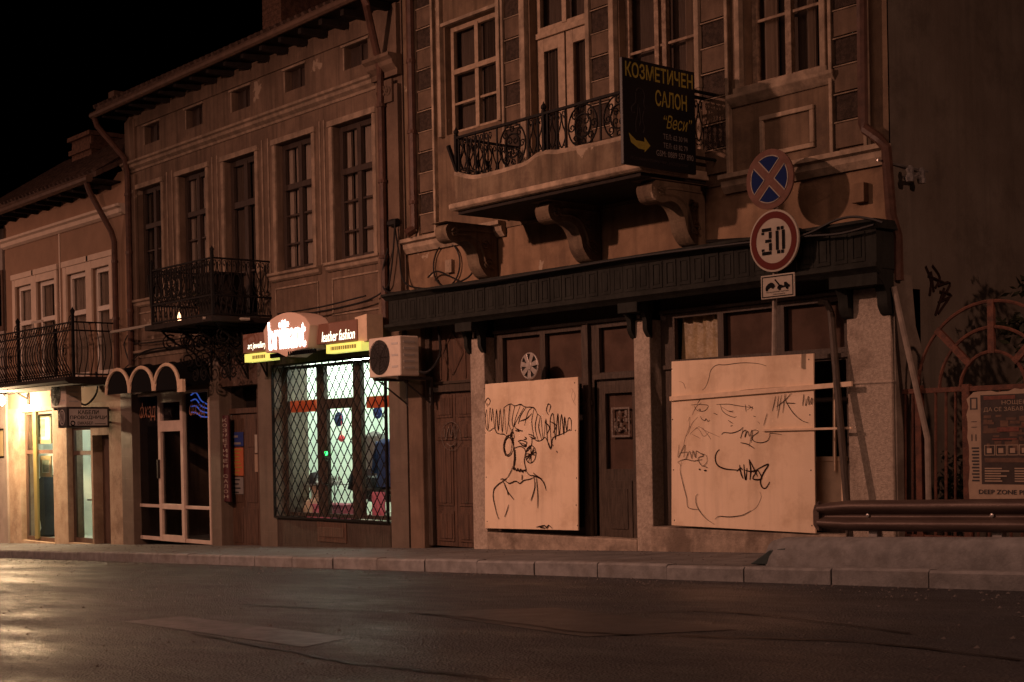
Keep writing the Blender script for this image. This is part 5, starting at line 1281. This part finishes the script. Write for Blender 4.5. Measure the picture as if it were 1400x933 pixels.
strokes([
 [(52, 300), (60, 235), (68, 345), (78, 225), (86, 300), (92, 230), (104, 345), (112, 235), (122, 350), (132, 232), (144, 360), (152, 226), (166, 366), (184, 208), (182, 300)],
 [(66, 220), (54, 198), (66, 176), (80, 190), (70, 212), (60, 200)], [(52, 250), (58, 330), (75, 350), (100, 335), (118, 362), (150, 368), (178, 378), (196, 340)],
 [(150, 226), (184, 206), (210, 216), (240, 210), (265, 222), (310, 228), (330, 258), (350, 276)], [(184, 208), (176, 300), (190, 345)], [(210, 214), (196, 290), (203, 330)],
 [(240, 212), (215, 280), (206, 325), (222, 290), (258, 226)], [(270, 224), (240, 270), (228, 312)], [(300, 228), (280, 250), (262, 320)], [(312, 232), (300, 300), (312, 380)], [(330, 260), (318, 330), (335, 402)], [(345, 270), (338, 330), (352, 395)],
 [(230, 300), (270, 285), (300, 258)], [(350, 280), (362, 395), (376, 285), (386, 410), (404, 440), (398, 300), (415, 262), (426, 395), (438, 258), (446, 375), (458, 262), (470, 368), (474, 275), (486, 350), (494, 285), (508, 292), (510, 345), (494, 345)],
 [(306, 385), (330, 404), (352, 398), (372, 385), (388, 412), (404, 440), (412, 390), (440, 372), (470, 362), (504, 342)], [(370, 300), (395, 330), (380, 370)], [(400, 300), (430, 320), (415, 360)],
 [(390, 265), (378, 240), (388, 208), (400, 216), (392, 250)],
 [(203, 326), (196, 380), (205, 432), (210, 440)], [(206, 322), (224, 342), (252, 350), (236, 346), (214, 334)], [(214, 346), (236, 352)], [(262, 380), (272, 392), (258, 396)], [(228, 406), (246, 400), (274, 412), (262, 428), (240, 416), (230, 406)], [(240, 412), (270, 424), (264, 434), (244, 424)],
 [(204, 442), (238, 432), (262, 444), (268, 462)], [(302, 380), (300, 420), (284, 450), (270, 462)], [(284, 368), (304, 374), (322, 388), (300, 384)], [(290, 378), (312, 394)],
 ell(178, 428, 27, 56, rot=.08), ell(176, 430, 20, 46, rot=.08), ell(198, 378, 9, 22), ell(296, 474, 27, 46, rot=.1), [(270, 470), (320, 478)], [(275, 500), (316, 450)], [(296, 430), (298, 520)], [(284, 512), (312, 440)], [(272, 486), (322, 462)],
 [(206, 444), (208, 490), (202, 545)], [(212, 446), (214, 500), (206, 548)], [(268, 464), (262, 510), (274, 560)],
 [(198, 540), (206, 556), (212, 546), (220, 562), (228, 550), (236, 566), (244, 552), (252, 568), (260, 556), (270, 566)], [(200, 548), (235, 562), (272, 554)],
 [(200, 548), (176, 592), (152, 614), (120, 636), (100, 664), (97, 705), (106, 750), (116, 790), (126, 818)], [(272, 562), (290, 584), (318, 588), (348, 604), (366, 628), (378, 664)], [(310, 574), (330, 588), (356, 604)],
 [(136, 606), (152, 604), (180, 628), (216, 616), (238, 628), (260, 612), (296, 604), (322, 590)], [(150, 616), (172, 668), (206, 712)], [(146, 610), (166, 650), (178, 690)], [(314, 594), (318, 650), (298, 722)], [(326, 598), (334, 690), (334, 760)], [(180, 740), (168, 780), (158, 806)],
 [(325, 860), (350, 856), (372, 852), (380, 864), (392, 850), (410, 866)], [(345, 862), (372, 866)], [(252, 580), (250, 610)],
], (650, 500), 3.887, YB, .0135, b1, 'drawing', M['ink'])
strokes([[(0.004), (510, 120), (530, 160), (520, 200)], [(0.004), (520, 130), (512, 170), (535, 215)], [(0.02), (410, 420), (414, 432)], [(0.02), (430, 455), (438, 466)], [(0.02), (535, 740), (538, 748)]], (650, 500), 3.887, YB, .004, b1, 'faint_marks', M['inkfaint'])
b2 = panel_board([(918, 719), (1115, 730), (1112, 484), (918, 495)], YB, 'painted_board', 'pale board with graffiti tags and a faint bearded face')
strokes([
 [(208, 222), (225, 205), (240, 165), (248, 130), (275, 104), (320, 102), (380, 94), (430, 93), (480, 98), (512, 108)], [(155, 292), (190, 290), (235, 294), (225, 316), (205, 322), (182, 316), (170, 298)], [(200, 262), (192, 276), (185, 285)],
 [(275, 290), (330, 288), (380, 296), (440, 304)], [(294, 290), (304, 320), (330, 340), (360, 350), (370, 346)], [(412, 290), (416, 325)], [(330, 320), (345, 322), (356, 320)], [(425, 292), (450, 310)], [(190, 312), (200, 318), (196, 308)], [(262, 330), (280, 338)], [(330, 364), (354, 380)], [(450, 344), (462, 348)], [(342, 392), (352, 388)],
 [(200, 345), (206, 358), (222, 366), (226, 356), (236, 370), (244, 362)],
 [(.018), (290, 502), (276, 518), (270, 545), (280, 575), (310, 592), (350, 598), (392, 600)], [(.02), (385, 575), (392, 615), (402, 640)], [(.02), (405, 572), (410, 630), (416, 642), (420, 590)], [(.02), (430, 548), (438, 600), (434, 646)], [(.018), (432, 552), (456, 600), (470, 630)], [(.016), (412, 600), (440, 606), (470, 596)], [(.018), (470, 596), (490, 640), (448, 640), (470, 600)], [(.018), (450, 610), (480, 590), (522, 572), (500, 610), (484, 650), (492, 680), (510, 684), (528, 655)], [(.014), (372, 606), (390, 590), (400, 600)],
 [(.009), (300, 432), (312, 422), (350, 424), (385, 412), (400, 398)], [(402, 395), (396, 430), (390, 450), (400, 420), (416, 412), (410, 445), (424, 415), (432, 440), (444, 410), (430, 490)], [(442, 412), (462, 410), (474, 420), (448, 440), (450, 460), (480, 470), (515, 462), (528, 440), (532, 425), (585, 432)], [(.012), (390, 470), (425, 478), (456, 498)], [(448, 412), (440, 470)],
 [(.009), (556, 250), (548, 290), (540, 322)], [(570, 248), (562, 320)], [(584, 244), (574, 300), (564, 355)], [(600, 240), (590, 330)], [(560, 300), (600, 270), (630, 236)], [(.008), (604, 240), (606, 275), (640, 330), (680, 365), (712, 376)], [(600, 282), (650, 284)], [(.01), (690, 240), (684, 296)], [(700, 262), (698, 296), (712, 250), (714, 290), (728, 258), (726, 290), (736, 262)], [(516, 330), (500, 390)],
 [(.008), (100, 480), (96, 540), (116, 500), (128, 482), (122, 540)], [(.008), (100, 520), (140, 515), (132, 548), (150, 510), (160, 545), (166, 508), (178, 540), (182, 510), (200, 520), (216, 530), (190, 545), (210, 580), (232, 560), (228, 530), (200, 520)], [(95, 560), (130, 548), (170, 556), (210, 548)], [(214, 580), (236, 588)], [(.02), (194, 594), (200, 598)], [(.016), (218, 602), (230, 600)],
 [(112, 560), (106, 600), (118, 660), (136, 730), (144, 776), (190, 786)], [(190, 712), (180, 724), (182, 760), (200, 796), (230, 830), (268, 856)], [(270, 832), (290, 818), (340, 820), (400, 812), (440, 790)],
], (900, 470), 3.457, YB, .0079, b2, 'tags', M['ink'])
strokes([[(140, 370), (150, 350), (145, 400), (130, 440), (145, 420), (150, 390)], [(160, 420), (190, 395), (220, 412), (260, 430), (292, 444)], [(150, 430), (186, 402), (215, 440), (240, 420)], [(130, 440), (120, 480)], [(186, 350), (160, 380), (140, 430)], [(480, 700), (486, 730), (460, 780), (400, 812)], [(440, 320), (446, 300), (420, 316)], [(300, 300), (330, 320), (360, 330)], [(205, 280), (180, 300), (160, 340)], [(100, 180), (120, 190), (130, 220)], [(360, 230), (420, 220), (600, 206)], [(90, 560), (110, 580)], [(470, 370), (480, 380)], [(210, 400), (240, 440), (250, 455)], [(160, 430), (200, 450)]], (900, 470), 3.457, YB, .005, b2, 'faint_drawing', M['inkfaint'])

# battens, poles and hubcap
def bar(pa, pb, th, Y, dep, name, m, label, cat, group=None):
    a = P(*pa, Y); b = P(*pb, Y); d = Vector((b[0]-a[0], b[1]-a[1])).normalized(); q = Vector((-d.y, d.x))*th/2
    return prop(MB().prism([(a[0]+q.x, a[1]+q.y), (a[0]-q.x, a[1]-q.y), (b[0]-q.x, b[1]-q.y), (b[0]+q.x, b[1]+q.y)], Y, Y+dep), name, m, label, cat, group, bevel=.003)
bar((915, 546), (1164, 525.5), .052, YB-.03, .027, 'wooden_batten', M['batten'], 'wide pale batten nailed right across the graffiti board', 'batten')
bar((1042, 589), (1164, 586), .024, YB-.028, .025, 'wooden_batten', M['batten'], 'thin pale batten across the lower right of the graffiti board', 'batten')
bar((1140, 478), (1140, 645), .03, .05, .025, 'wooden_batten', M['batten'], 'upright pale batten in the gap right of the graffiti board', 'batten')
a = P(1136, 428, -.1); b = P(1163, 700, -.32)
lp = MB().tube([(b[0], -.32, gz(b[0])), (a[0], -.1, a[1])], .038, 8); lp.tube([(a[0], -.1, a[1]), (a[0]-.05, -.1, a[1]+.1), (a[0]-.14, -.1, a[1]+.12)], .036, 8)
prop(lp, 'leaning_pole', M['wood'], 'dark pole leaning against the shopfront right of the graffiti board', 'pole', smooth=True)
hc = P(724.5, 501, YB-.03)
hr = .175
t = thing('hubcap', 'silver seven-spoke hubcap standing on top of the woman drawing board', 'hubcap', (hc[0], YB-.03, hc[1]-hr))
hb = MB().ring((hc[0], YB-.035, hc[1]), hr-.012, hr-.012, .013, n=32, sec=6); hb.lathe((hc[0], YB-.03, hc[1]), (0, -1, 0), [(-.01, .06), (.015, .062), (.028, .05), (.03, .01)], 20)
for k in range(7):
    a = k*2*math.pi/7+.25; u = Vector((math.cos(a), math.sin(a))); v = Vector((-u.y, u.x))
    pts = [(hc[0]+u.x*r+v.x*w_, hc[1]+u.y*r+v.y*w_) for r, w_ in ((.04, -.024), (hr-.015, -.034), (hr-.015, .034), (.04, .024))]
    hb.prism(pts, YB-.05, YB-.034)
build(hb, 'cover', M['hubcap'], t, bevel=.003); build(MB().lathe((hc[0], YB-.022, hc[1]), (0, -1, 0), [(0, hr-.015), (.004, hr-.015)], 28), 'backing', M['acdark'], t)

# white conduit between the two balconies
a = P(152, 455, -.5); b = P(224, 443, -.5); c = P(340, 437, -1.0)
prop(MB().tube([(a[0], -.5, a[1]), (b[0], -.55, b[1])], .028, 6), 'conduit', M['signwhite'], 'white conduit running between the two left balconies', 'conduit')
a = P(300, 435, -1.2); b = P(345, 439, -.6)
prop(MB().tube([(MX1-.1, -1.2, MZ0-.03), (MX1+.16, -.5, MZ0-.04)], .025, 6), 'conduit', M['signwhite'], 'short white conduit at the right corner of the small iron balcony', 'conduit')
# little flame and clutter on the small balcony
x, z = P(245, 424, -.9); lan = thing('lantern', 'tiny glowing lantern behind the rail of the small iron balcony', 'lantern', (x, -.9, MZ0))
build(MB().box(x-.07, x+.07, -.97, -.83, MZ0, MZ0+.03).box(x-.08, x+.08, -.98, -.82, MZ0+.24, MZ0+.27).tube([(x, -.9, MZ0+.27), (x, -.9, MZ0+.33)], .01, 5), 'case', M['acdark'], lan)
fl = MB()
for q in (-.035, 0.0, .035): fl.lathe((x+q, -.9, MZ0+.04), (0, 0, 1), [(0, .012), (.05, .016), (.11, .01), (.15, .002)], 8)
build(fl, 'flame', M['ember'], lan)
bx = MB().box(MX0+1.25, MX0+1.75, -.85, -.3, MZ0+.001, MZ0+.72); bx.box(MX0+1.22, MX0+1.78, -.87, -.28, MZ0+.72, MZ0+.76)
prop(bx, 'cupboard', M['eave'], 'dark cupboard standing on the small iron balcony', 'cupboard')
fp = MB().lathe((MX0+.95, -.55, MZ0+.001), (0, 0, 1), [(0, .12), (.22, .16), (.24, .17), (.25, .15)], 12)
tpl = thing('potted_plant', 'dark potted plant beside the cupboard on the small iron balcony', 'plant', (MX0+.95, -.55, MZ0+.001))
build(fp, 'pot', M['brick'], tpl)
def leaves(mb, cx, cy, cz, rx, ry, rz, n, ls, rnd):
    for _ in range(n):
        while True:
            a = Vector((rnd.uniform(-1, 1), rnd.uniform(-1, 1), rnd.uniform(-1, 1)))
            if a.length < 1: break
        p = Vector((cx+a.x*rx, cy+a.y*ry, cz+a.z*rz)); u = Vector((rnd.uniform(-1, 1), rnd.uniform(-1, 1), rnd.uniform(-.8, .5))).normalized(); v = u.cross(Vector((rnd.uniform(-1, 1), rnd.uniform(-1, 1), rnd.uniform(-1, 1)))).normalized(); s = ls*rnd.uniform(.6, 1.3)
        mb.quad(p, p+u*s*.5+v*s*.22, p+u*s, p+u*s*.5-v*s*.22)
rnd = random.Random(3)
lv = MB(); leaves(lv, MX0+.95, -.55, MZ0+.5, .3, .25, .32, 160, .12, rnd); build(lv, 'foliage', M['leaf'], tpl)

# gate with radiating arch, poster and guardrail at the right
YG = .12
gx0, gx1 = P(1215, 600, YG)[0], -6.35; zg = P(1300, 530, YG)[1]; zgb = gz(-7.5)+.1
gate = thing('iron_gate', 'rusty iron gate with a fan shaped arch next to the townhouse', 'gate', (-7.6, YG, gz(-7.6)))
fm = MB(); fm.box(gx0, gx1, YG-.02, YG+.02, zg-.05, zg); fm.box(gx0, gx1, YG-.02, YG+.02, zgb, zgb+.05)
for px in (1216, 1258): 
    x = P(px, 600, YG)[0]; fm.box(x-.035, x+.035, YG-.035, YG+.035, gz(x)-.05, zg+.03)
xp = P(1318, 600, YG)[0]; fm.box(xp, xp+.08, YG-.03, YG+.03, gz(xp), zg+.02); fm.box(gx1-.04, gx1+.04, YG-.04, YG+.04, gz(gx1)-.05, zg+.06)
build(fm, 'frame', M['rustiron'], gate, bevel=.004)
br_ = MB(); k = 0
fm_x = P(1395, 600, YG)[0]+.13
while fm_x < gx1-.1: br_.tube([(fm_x, YG, zgb+.05), (fm_x+.03, YG, zg-.05)], .014, 6); fm_x += .13
for px in (1226, 1236, 1246, 1277, 1291, 1304, 1335, 1350, 1365, 1380, 1395): 
    x = P(px, 600, YG)[0]; br_.tube([(x, YG, zgb+.05), (x+.03, YG, zg-.05)], .014, 6)
build_each(br_, 'bar', M['rustiron'], gate)
ac = P(1357, 531, YG); R1 = P(1357, 412, YG)[1]-ac[1]
arc = MB()
for q in (1., .70, .42): arc.ring((ac[0], YG, ac[1]), R1*q, R1*q, .018, n=28, a1=math.pi, sec=6)
build_each(arc, 'arch', M['rustiron'], gate, smooth=True)
sp = MB()
for a in (45, 90, 135):
    a = R(a); u = Vector((math.cos(a), math.sin(a))); v = Vector((-u.y, u.x))*.033
    pts = [(ac[0]+u.x*R1*q+s*v.x, ac[1]+u.y*R1*q+s*v.y) for q, s in ((.40, -1), (1.02, -1), (1.02, 1), (.40, 1))]; sp.prism(pts, YG-.02, YG+.02)
build_each(sp, 'spoke', M['rustiron'], gate)
YPo = YG-.06
c4 = [P(1328, 683, YPo), P(1440, 678, YPo), P(1440, 529, YPo), P(1322, 536, YPo)]
xa, xb = c4[0][0]-.02, c4[1][0]; zb, zt = c4[0][1], c4[3][1]; Wp = xb-xa; Hp = zt-zb
t = thing('poster', 'torn concert poster pasted on the iron gate', 'poster', ((xa+xb)/2, YPo, zb))
rag = [(xa, zb), (xb, zb), (xb, zt)]+[(xa+Wp*(1-k/14.), zt+random.uniform(-.02, .015)) for k in range(1, 14)]+[(xa-random.uniform(-.01, .02), zt-Hp*k/14.) for k in range(1, 14)]
build(MB().prism(rag, YPo, YPo+.012), 'sheet', M['paper'], t)
yp = YPo-.002
def PB(u0, v0, u1, v1, dy=0): return (xa+Wp*u0, xa+Wp*u1, yp-dy-.001, yp-dy+.001, zt-Hp*v1, zt-Hp*v0)
build(MB().box(*PB(.16, .04, 1, .86)), 'dark_print', M['posterdark'], t)
im = MB().box(*PB(.2, .62, .9, .66, .002)); rp = random.Random(2)
for k in range(46):
    u = rp.uniform(.17, .9); v = rp.uniform(.22, .5); im.box(*PB(u, v, min(1, u+rp.uniform(.03, .16)), v+rp.uniform(.012, .06), .002+k*.00002))
build(im, 'picture', M['poster'], t)
rd = MB().box(*PB(.2, .05, .58, .085, .002)).box(*PB(.36, .34, .62, .38, .006)).box(*PB(.66, .31, .8, .34, .006)).box(*PB(.3, .44, .6, .455, .006)); build(rd, 'red_print', M['posterred'], t)
pt = MB()
text(pt, 'НОЩЕН', (xa+Wp*.42, yp-.004, zt-Hp*.14), Wp*.3, Hp*.045); text(pt, 'ДА СЕ ЗАБАВЛЯВАМЕ', (xa+Wp*.2, yp-.004, zt-Hp*.20), Wp*.78, Hp*.045)
r = random.Random(8)
for cxu in (.2, .56):
    for k in range(6): pt.box(*PB(cxu, .71+k*.023, cxu+r.uniform(.18, .3), .722+k*.023, .004))
for k in range(6):                               # small framed photographs in a row
    u = .2+k*.14
    for e in ((u, .50, u+.13, .506), (u, .59, u+.13, .596), (u, .506, u+.008, .59), (u+.122, .506, u+.13, .59)): pt.box(*PB(*e, .004))
    pt.box(*PB(u+.03, .53, u+.09, .575, .004))
build(pt, 'print_lines', M['paper'], t)
hd = MB(); text(hd, 'DEEP ZONE PROJECT', (xa+Wp*.12, yp-.002, zb+Hp*.035), Wp*.84, Hp*.055, bold=.02); 
for k in range(11): hd.box(*PB(.04+.01*(k % 2), .52+k*.03, .13, .535+k*.03, 0))
for e in ((.03, .06, .12, .07), (.03, .16, .12, .17), (.03, .07, .045, .16), (.105, .07, .12, .16), (.04, .28, .11, .285), (.04, .33, .11, .335), (.04, .40, .05, .46), (.09, .40, .1, .46)): hd.box(*PB(*e, 0))
build(hd, 'bottom_lettering', M['darkblue'], t)

YR = -.62
gx = P(1113, 706, YR)[0]
def wbeam(y0, z0f, x0, x1):
    prof = [(.03, .155), (-.0, .15), (-.035, .12), (-.045, .085), (-.03, .055), (.02, .02), (.03, 0.), (.02, -.02), (-.03, -.055), (-.045, -.085), (-.035, -.12), (0, -.15), (.03, -.155)]
    prof = smoothline(prof, 3); m_ = MB(); xs_ = [x0+(x1-x0)*i/30 for i in range(31)]
    for i, x in enumerate(xs_):
        sh = 1 if i > 0 else .8
        for a, b in prof: m_.v.append((x, y0+a, z0f(x)+b*sh*.98))
    n = len(prof)
    for i in range(30):
        for k in range(n-1): m_.f.append((i*n+k, i*n+k+1, (i+1)*n+k+1, (i+1)*n+k))
    # rounded fishtail end
    zc = z0f(x0)
    return m_
zg0 = P(1115, 706, YR)[1]; zg1 = P(1390, 706, YR)[1]; xg1 = P(1390, 706, YR)[0]
zf = lambda x: zg0+(zg1-zg0)*(x-gx)/(xg1-gx)
t = thing('guardrail', 'dark red steel guardrail with a flattened end in front of the gate', 'guardrail', (-7.5, YR, gz(-7.5)))
build(wbeam(YR, zf, gx+.06, 1.5), 'beam', M['guard'], t, smooth=True)
ee = MB(); zc = zf(gx)
ee.prism([(gx+.075, zc+.152), (gx+.02, zc+.11), (gx, zc+.05), (gx, zc-.09), (gx+.04, zc-.14), (gx+.075, zc-.152)], YR-.02, YR+.03); build(ee, 'end_piece', M['guard'], t, bevel=.006)
for x in (P(1190, 740, YR)[0], P(1360, 740, YR)[0], -5., -2.8, -.6, 1.3):
    build(MB().box(x-.05, x+.05, YR+.04, YR+.12, gz(x)-.1, zf(x)+.1), 'post', M['steel'], t, bevel=.006)
for px in (1185, 1355): x = P(px, 715, YR)[0]; build(MB().lathe((x, YR+.025, zf(x)), (0, -1, 0), [(0, .022), (.012, .02), (.016, .008)], 8), 'bolt', M['steel'], t)
# low rounded concrete edge by the road below the guardrail
xk = P(1064, 778, -1.55)[0]
cbk = MB(); pr = smoothline([(-1.35, -.1), (-1.35, .16), (-1.42, .24), (-1.56, .26), (-1.7, .24), (-1.78, .15), (-1.8, -.1)], 4)
n = len(pr); xs_ = [xk, xk+.04, xk+.14]+[xk+.14+i*.5 for i in range(1, 24)]
for i, x in enumerate(xs_):
    s = (.75, .92, 1.)[min(i, 2)]
    for a, b in pr: cbk.v.append((x, -1.57+(a+1.57)*s, gz(x)+(b*s if b > 0 else b)))
for i in range(len(xs_)-1):
    for k in range(n-1): cbk.f.append((i*n+k, i*n+k+1, (i+1)*n+k+1, (i+1)*n+k))
cbk.f.append(tuple(range(n-1, -1, -1)))
prop(cbk, 'concrete_barrier', M['kerb'], 'low rounded concrete barrier along the kerb under the guardrail', 'barrier', smooth=True)
# drain opening beside it
xd0, xd1 = P(1015, 778, YK+.1)[0], P(1062, 778, YK+.1)[0]
dr = MB().prism([(xd0, gz(xd0)+.01), (xd0+.25, gz(xd0)+.16), (xd1+.02, gz(xd1)+.17), (xd1+.05, gz(xd1)+.01)], YK+.2, YK+.5)
prop(dr, 'drain_cover', mat('dark_green_metal', (.03, .045, .045), .5, var=.3, scale=6), 'dark sloping metal drain cover at the end of the concrete barrier', 'drain cover', bevel=.01)

# pale pole against the gable, wall spikes, graffiti and cables
a = P(1222, 393, -.05); b = P(1268, 600, .1)
prop(MB().tube([(b[0], .1, b[1]-.9), (b[0], .1, b[1]), (a[0], -.05, a[1])], .03, 8), 'leaning_pole', M['palepole'], 'pale pole slanting down from the townhouse corner behind the gate', 'pole', smooth=True)
yw_, zw_ = PX(1240, 243, XR)
wb_ = MB().tube([(XR, yw_-.5, zw_+.12), (XR+.05, yw_+.3, zw_+.08)], .012, 5).tube([(XR, yw_-.05, zw_), (XR+.18, yw_-.05, zw_)], .02, 6)
for q in (-.1, .1): wb_.lathe((XR+.14, yw_-.05+q, zw_-.08), (0, 0, 1), [(0, .04), (.04, .05), (.08, .03), (.12, .045), (.16, .02)], 10)
wb_.tube([(XR+.14, yw_-.16, zw_-.02), (XR+.14, yw_+.08, zw_-.02)], .02, 5)
prop(wb_, 'insulator_bracket', M['steel'], 'iron insulator bracket on the bare gable wall', 'bracket')
gf = MB()
def gpt(px, py): y_, z_ = PX(px, py, XR); return (XR+.004, y_, z_)
for pts in ([(1265, 365), (1272, 385), (1270, 405)], [(1274, 364), (1284, 380), (1278, 395)], [(1268, 378), (1290, 388)], [(1282, 392), (1298, 388), (1288, 410)], [(1290, 395), (1278, 432)], [(1284, 400), (1300, 405), (1282, 415)], [(1296, 410), (1282, 430)], [(1272, 372), (1276, 400)]):
    gf.tube([gpt(*p) for p in smoothline(pts, 4)], .018, 4)
build(gf, 'graffiti', M['ink'], main)
cbl = MB()
for pts, Y in (([(1207, 305), (1190, 300), (1165, 297), (1140, 303), (1110, 318), (1080, 326), (1000, 335), (870, 352), (760, 370), (650, 388), (585, 396)], -.42),
               ([(1195, 308), (1150, 320), (1100, 324), (1040, 331)], -.41)):
    cbl.tube([(P(a, b, Y)[0], Y, P(a, b, Y)[1]) for a, b in smoothline(pts, 5)], .014, 5)
prop(cbl, 'facade_cable', M['cable'], 'black cables sagging along the top of the shop fascia', 'cable', smooth=True)
cbl = MB()
for pts, Y in (([(540, 300), (538, 340), (534, 375), (528, 395), (500, 412), (440, 426), (400, 432)], -.16), ([(540, 312), (546, 350), (552, 385), (575, 395), (610, 392), (640, 380), (655, 360), (668, 378)], -.14), ([(530, 340), (522, 380), (530, 400), (560, 398)], -.18), ([(500, 405), (440, 420), (380, 430)], -.15), ([(585, 380), (600, 372), (640, 390), (660, 385)], -.1)):
    cbl.tube([(P(a, b, Y)[0], Y, P(a, b, Y)[1]) for a, b in smoothline(pts, 5)], .013, 5)
x, z = P(538, 305, -.12); cbl.lathe((x, -.12, z), (1, 0, 0), [(-.1, .05), (0, .06), (.1, .05)], 8)
prop(cbl, 'facade_cable', M['cable'], 'tangle of black cables beside the drainpipe above the air conditioner', 'cable', smooth=True)
cbl = MB()
for pts, Y in (([(178, 470), (220, 468), (300, 455), (372, 448)], -.1), ([(178, 500), (170, 470), (182, 450)], -.14), ([(180, 486), (230, 478), (300, 470), (330, 472)], -.1), ([(150, 520), (170, 505), (200, 480), (260, 474)], -.12)):
    cbl.tube([(P(a, b, Y)[0], Y, P(a, b, Y)[1]) for a, b in smoothline(pts, 5)], .012, 5)
prop(cbl, 'facade_cable', M['cable'], 'thin cables along the wall under the small iron balcony', 'cable', smooth=True)
# greenery behind the gate
rnd = random.Random(21)
def tree(x, y, h, crowns, name, label, cat, n, ls):
    t = thing(name, label, cat, (x, y, gz(x)))
    tr = MB(); top = Vector((x+.1, y, gz(x)+h))
    tr.tube([(x, y, gz(x)-.05), (x+.04, y+.03, gz(x)+h*.5), tuple(top)], .06*h/3, 8, .02)
    for c in crowns: tr.tube([(x+.05, y, gz(x)+h*.45), ((x+c[0])/2, (y+c[1])/2, (gz(x)+h*.55+c[2])/2+.1), (c[0], c[1], c[2])], .025, 6, .006)
    build(tr, 'trunk', M['bark'], t, smooth=True)
    lv = MB()
    for c in crowns: leaves(lv, *c, n//len(crowns), ls, rnd)
    build(lv, 'crown', M['leaf'], t)
xt0, zt0 = P(1425, 460, 1.0)
tree(xt0+.55, 1.0, 2.9, [(xt0+.15, .95, zt0-.05, .45, .35, .35), (xt0+.2, 1.1, zt0+.5, .6, .4, .12), (xt0-.05, .9, zt0+.12, .4, .3, .08), (xt0+.1, 1., zt0-.45, .35, .3, .3), (xt0+.5, 1.2, zt0+1.0, .6, .4, .2), (xt0+.75, 1.1, zt0+.1, .5, .4, .7)], 'young_tree', 'young dark leaved tree behind the poster end of the gate', 'tree', 1000, .12)
for px, py, lb in ((1265, 665, 'dark shrub just behind the gate bars'), (1305, 650, 'dark shrub behind the gate left of the poster')):
    x, z = P(px, py, .9); tree(x, .9, .9, [(x, .9, z, .3, .25, .3), (x+.15, 1., z-.25, .3, .3, .25), (x-.1, .8, z-.3, .25, .25, .25)], 'shrub', lb, 'shrub', 420, .1)

# row of street lamps on the camera's side of the street and one on the pavement beyond the gate
def street_lamp(lx, ly, head_z, aim, power, label):
    t = thing('street_lamp', label, 'street lamp', (lx, ly, gz(lx)+ZR), 'street lamps along the road')
    dx, dy = aim; hx, hy = lx+dx*.7, ly+dy*.7
    build(MB().tube([(lx, ly, gz(lx)-.3), (lx, ly, head_z-.4), (lx+dx*.15, ly+dy*.15, head_z+.05), (hx, hy, head_z+.2)], .075, 10, .04), 'post', M['steel'], t, smooth=True)
    tilt = Vector((dx*.47, dy*.47, -.88)).normalized()
    c = Vector((hx, hy, head_z))
    build(MB().lathe(c-tilt*.16, tilt, [(-.08, .05), (-.02, .14), (.06, .2), (.145, .22)], 16), 'head', M['acdark'], t, smooth=True)
    build(MB().lathe(c-tilt*.016, tilt, [(0, .2), (.006, .2)], 16), 'lens', mat('sodium_lens', (1, .55, .36), .5, emit=6), t)
    l = bpy.data.lights.new('lamp_light', 'AREA'); o = bpy.data.objects.new('lamp_light', l); COL.objects.link(o); o.parent = t
    l.shape = 'DISK'; l.size = .36; l.energy = power; l.color = (1, .49, .335)
    o.location = c+tilt*.02-Vector(t.location); o.rotation_euler = tilt.to_track_quat('-Z', 'Y').to_euler()
    return t
street_lamp(-15.8, -10.2, 5.5, (.05, 1), 860, 'street lamp across the road opposite the party wall of the two old houses')
street_lamp(-34.5, -10.2, 4.2, (.1, 1), 600, 'street lamp across the road opposite the cream house')
street_lamp(2.6, -2.6, 5.9, (-.75, -.1), 400, 'street lamp on the near pavement beyond the iron gate')
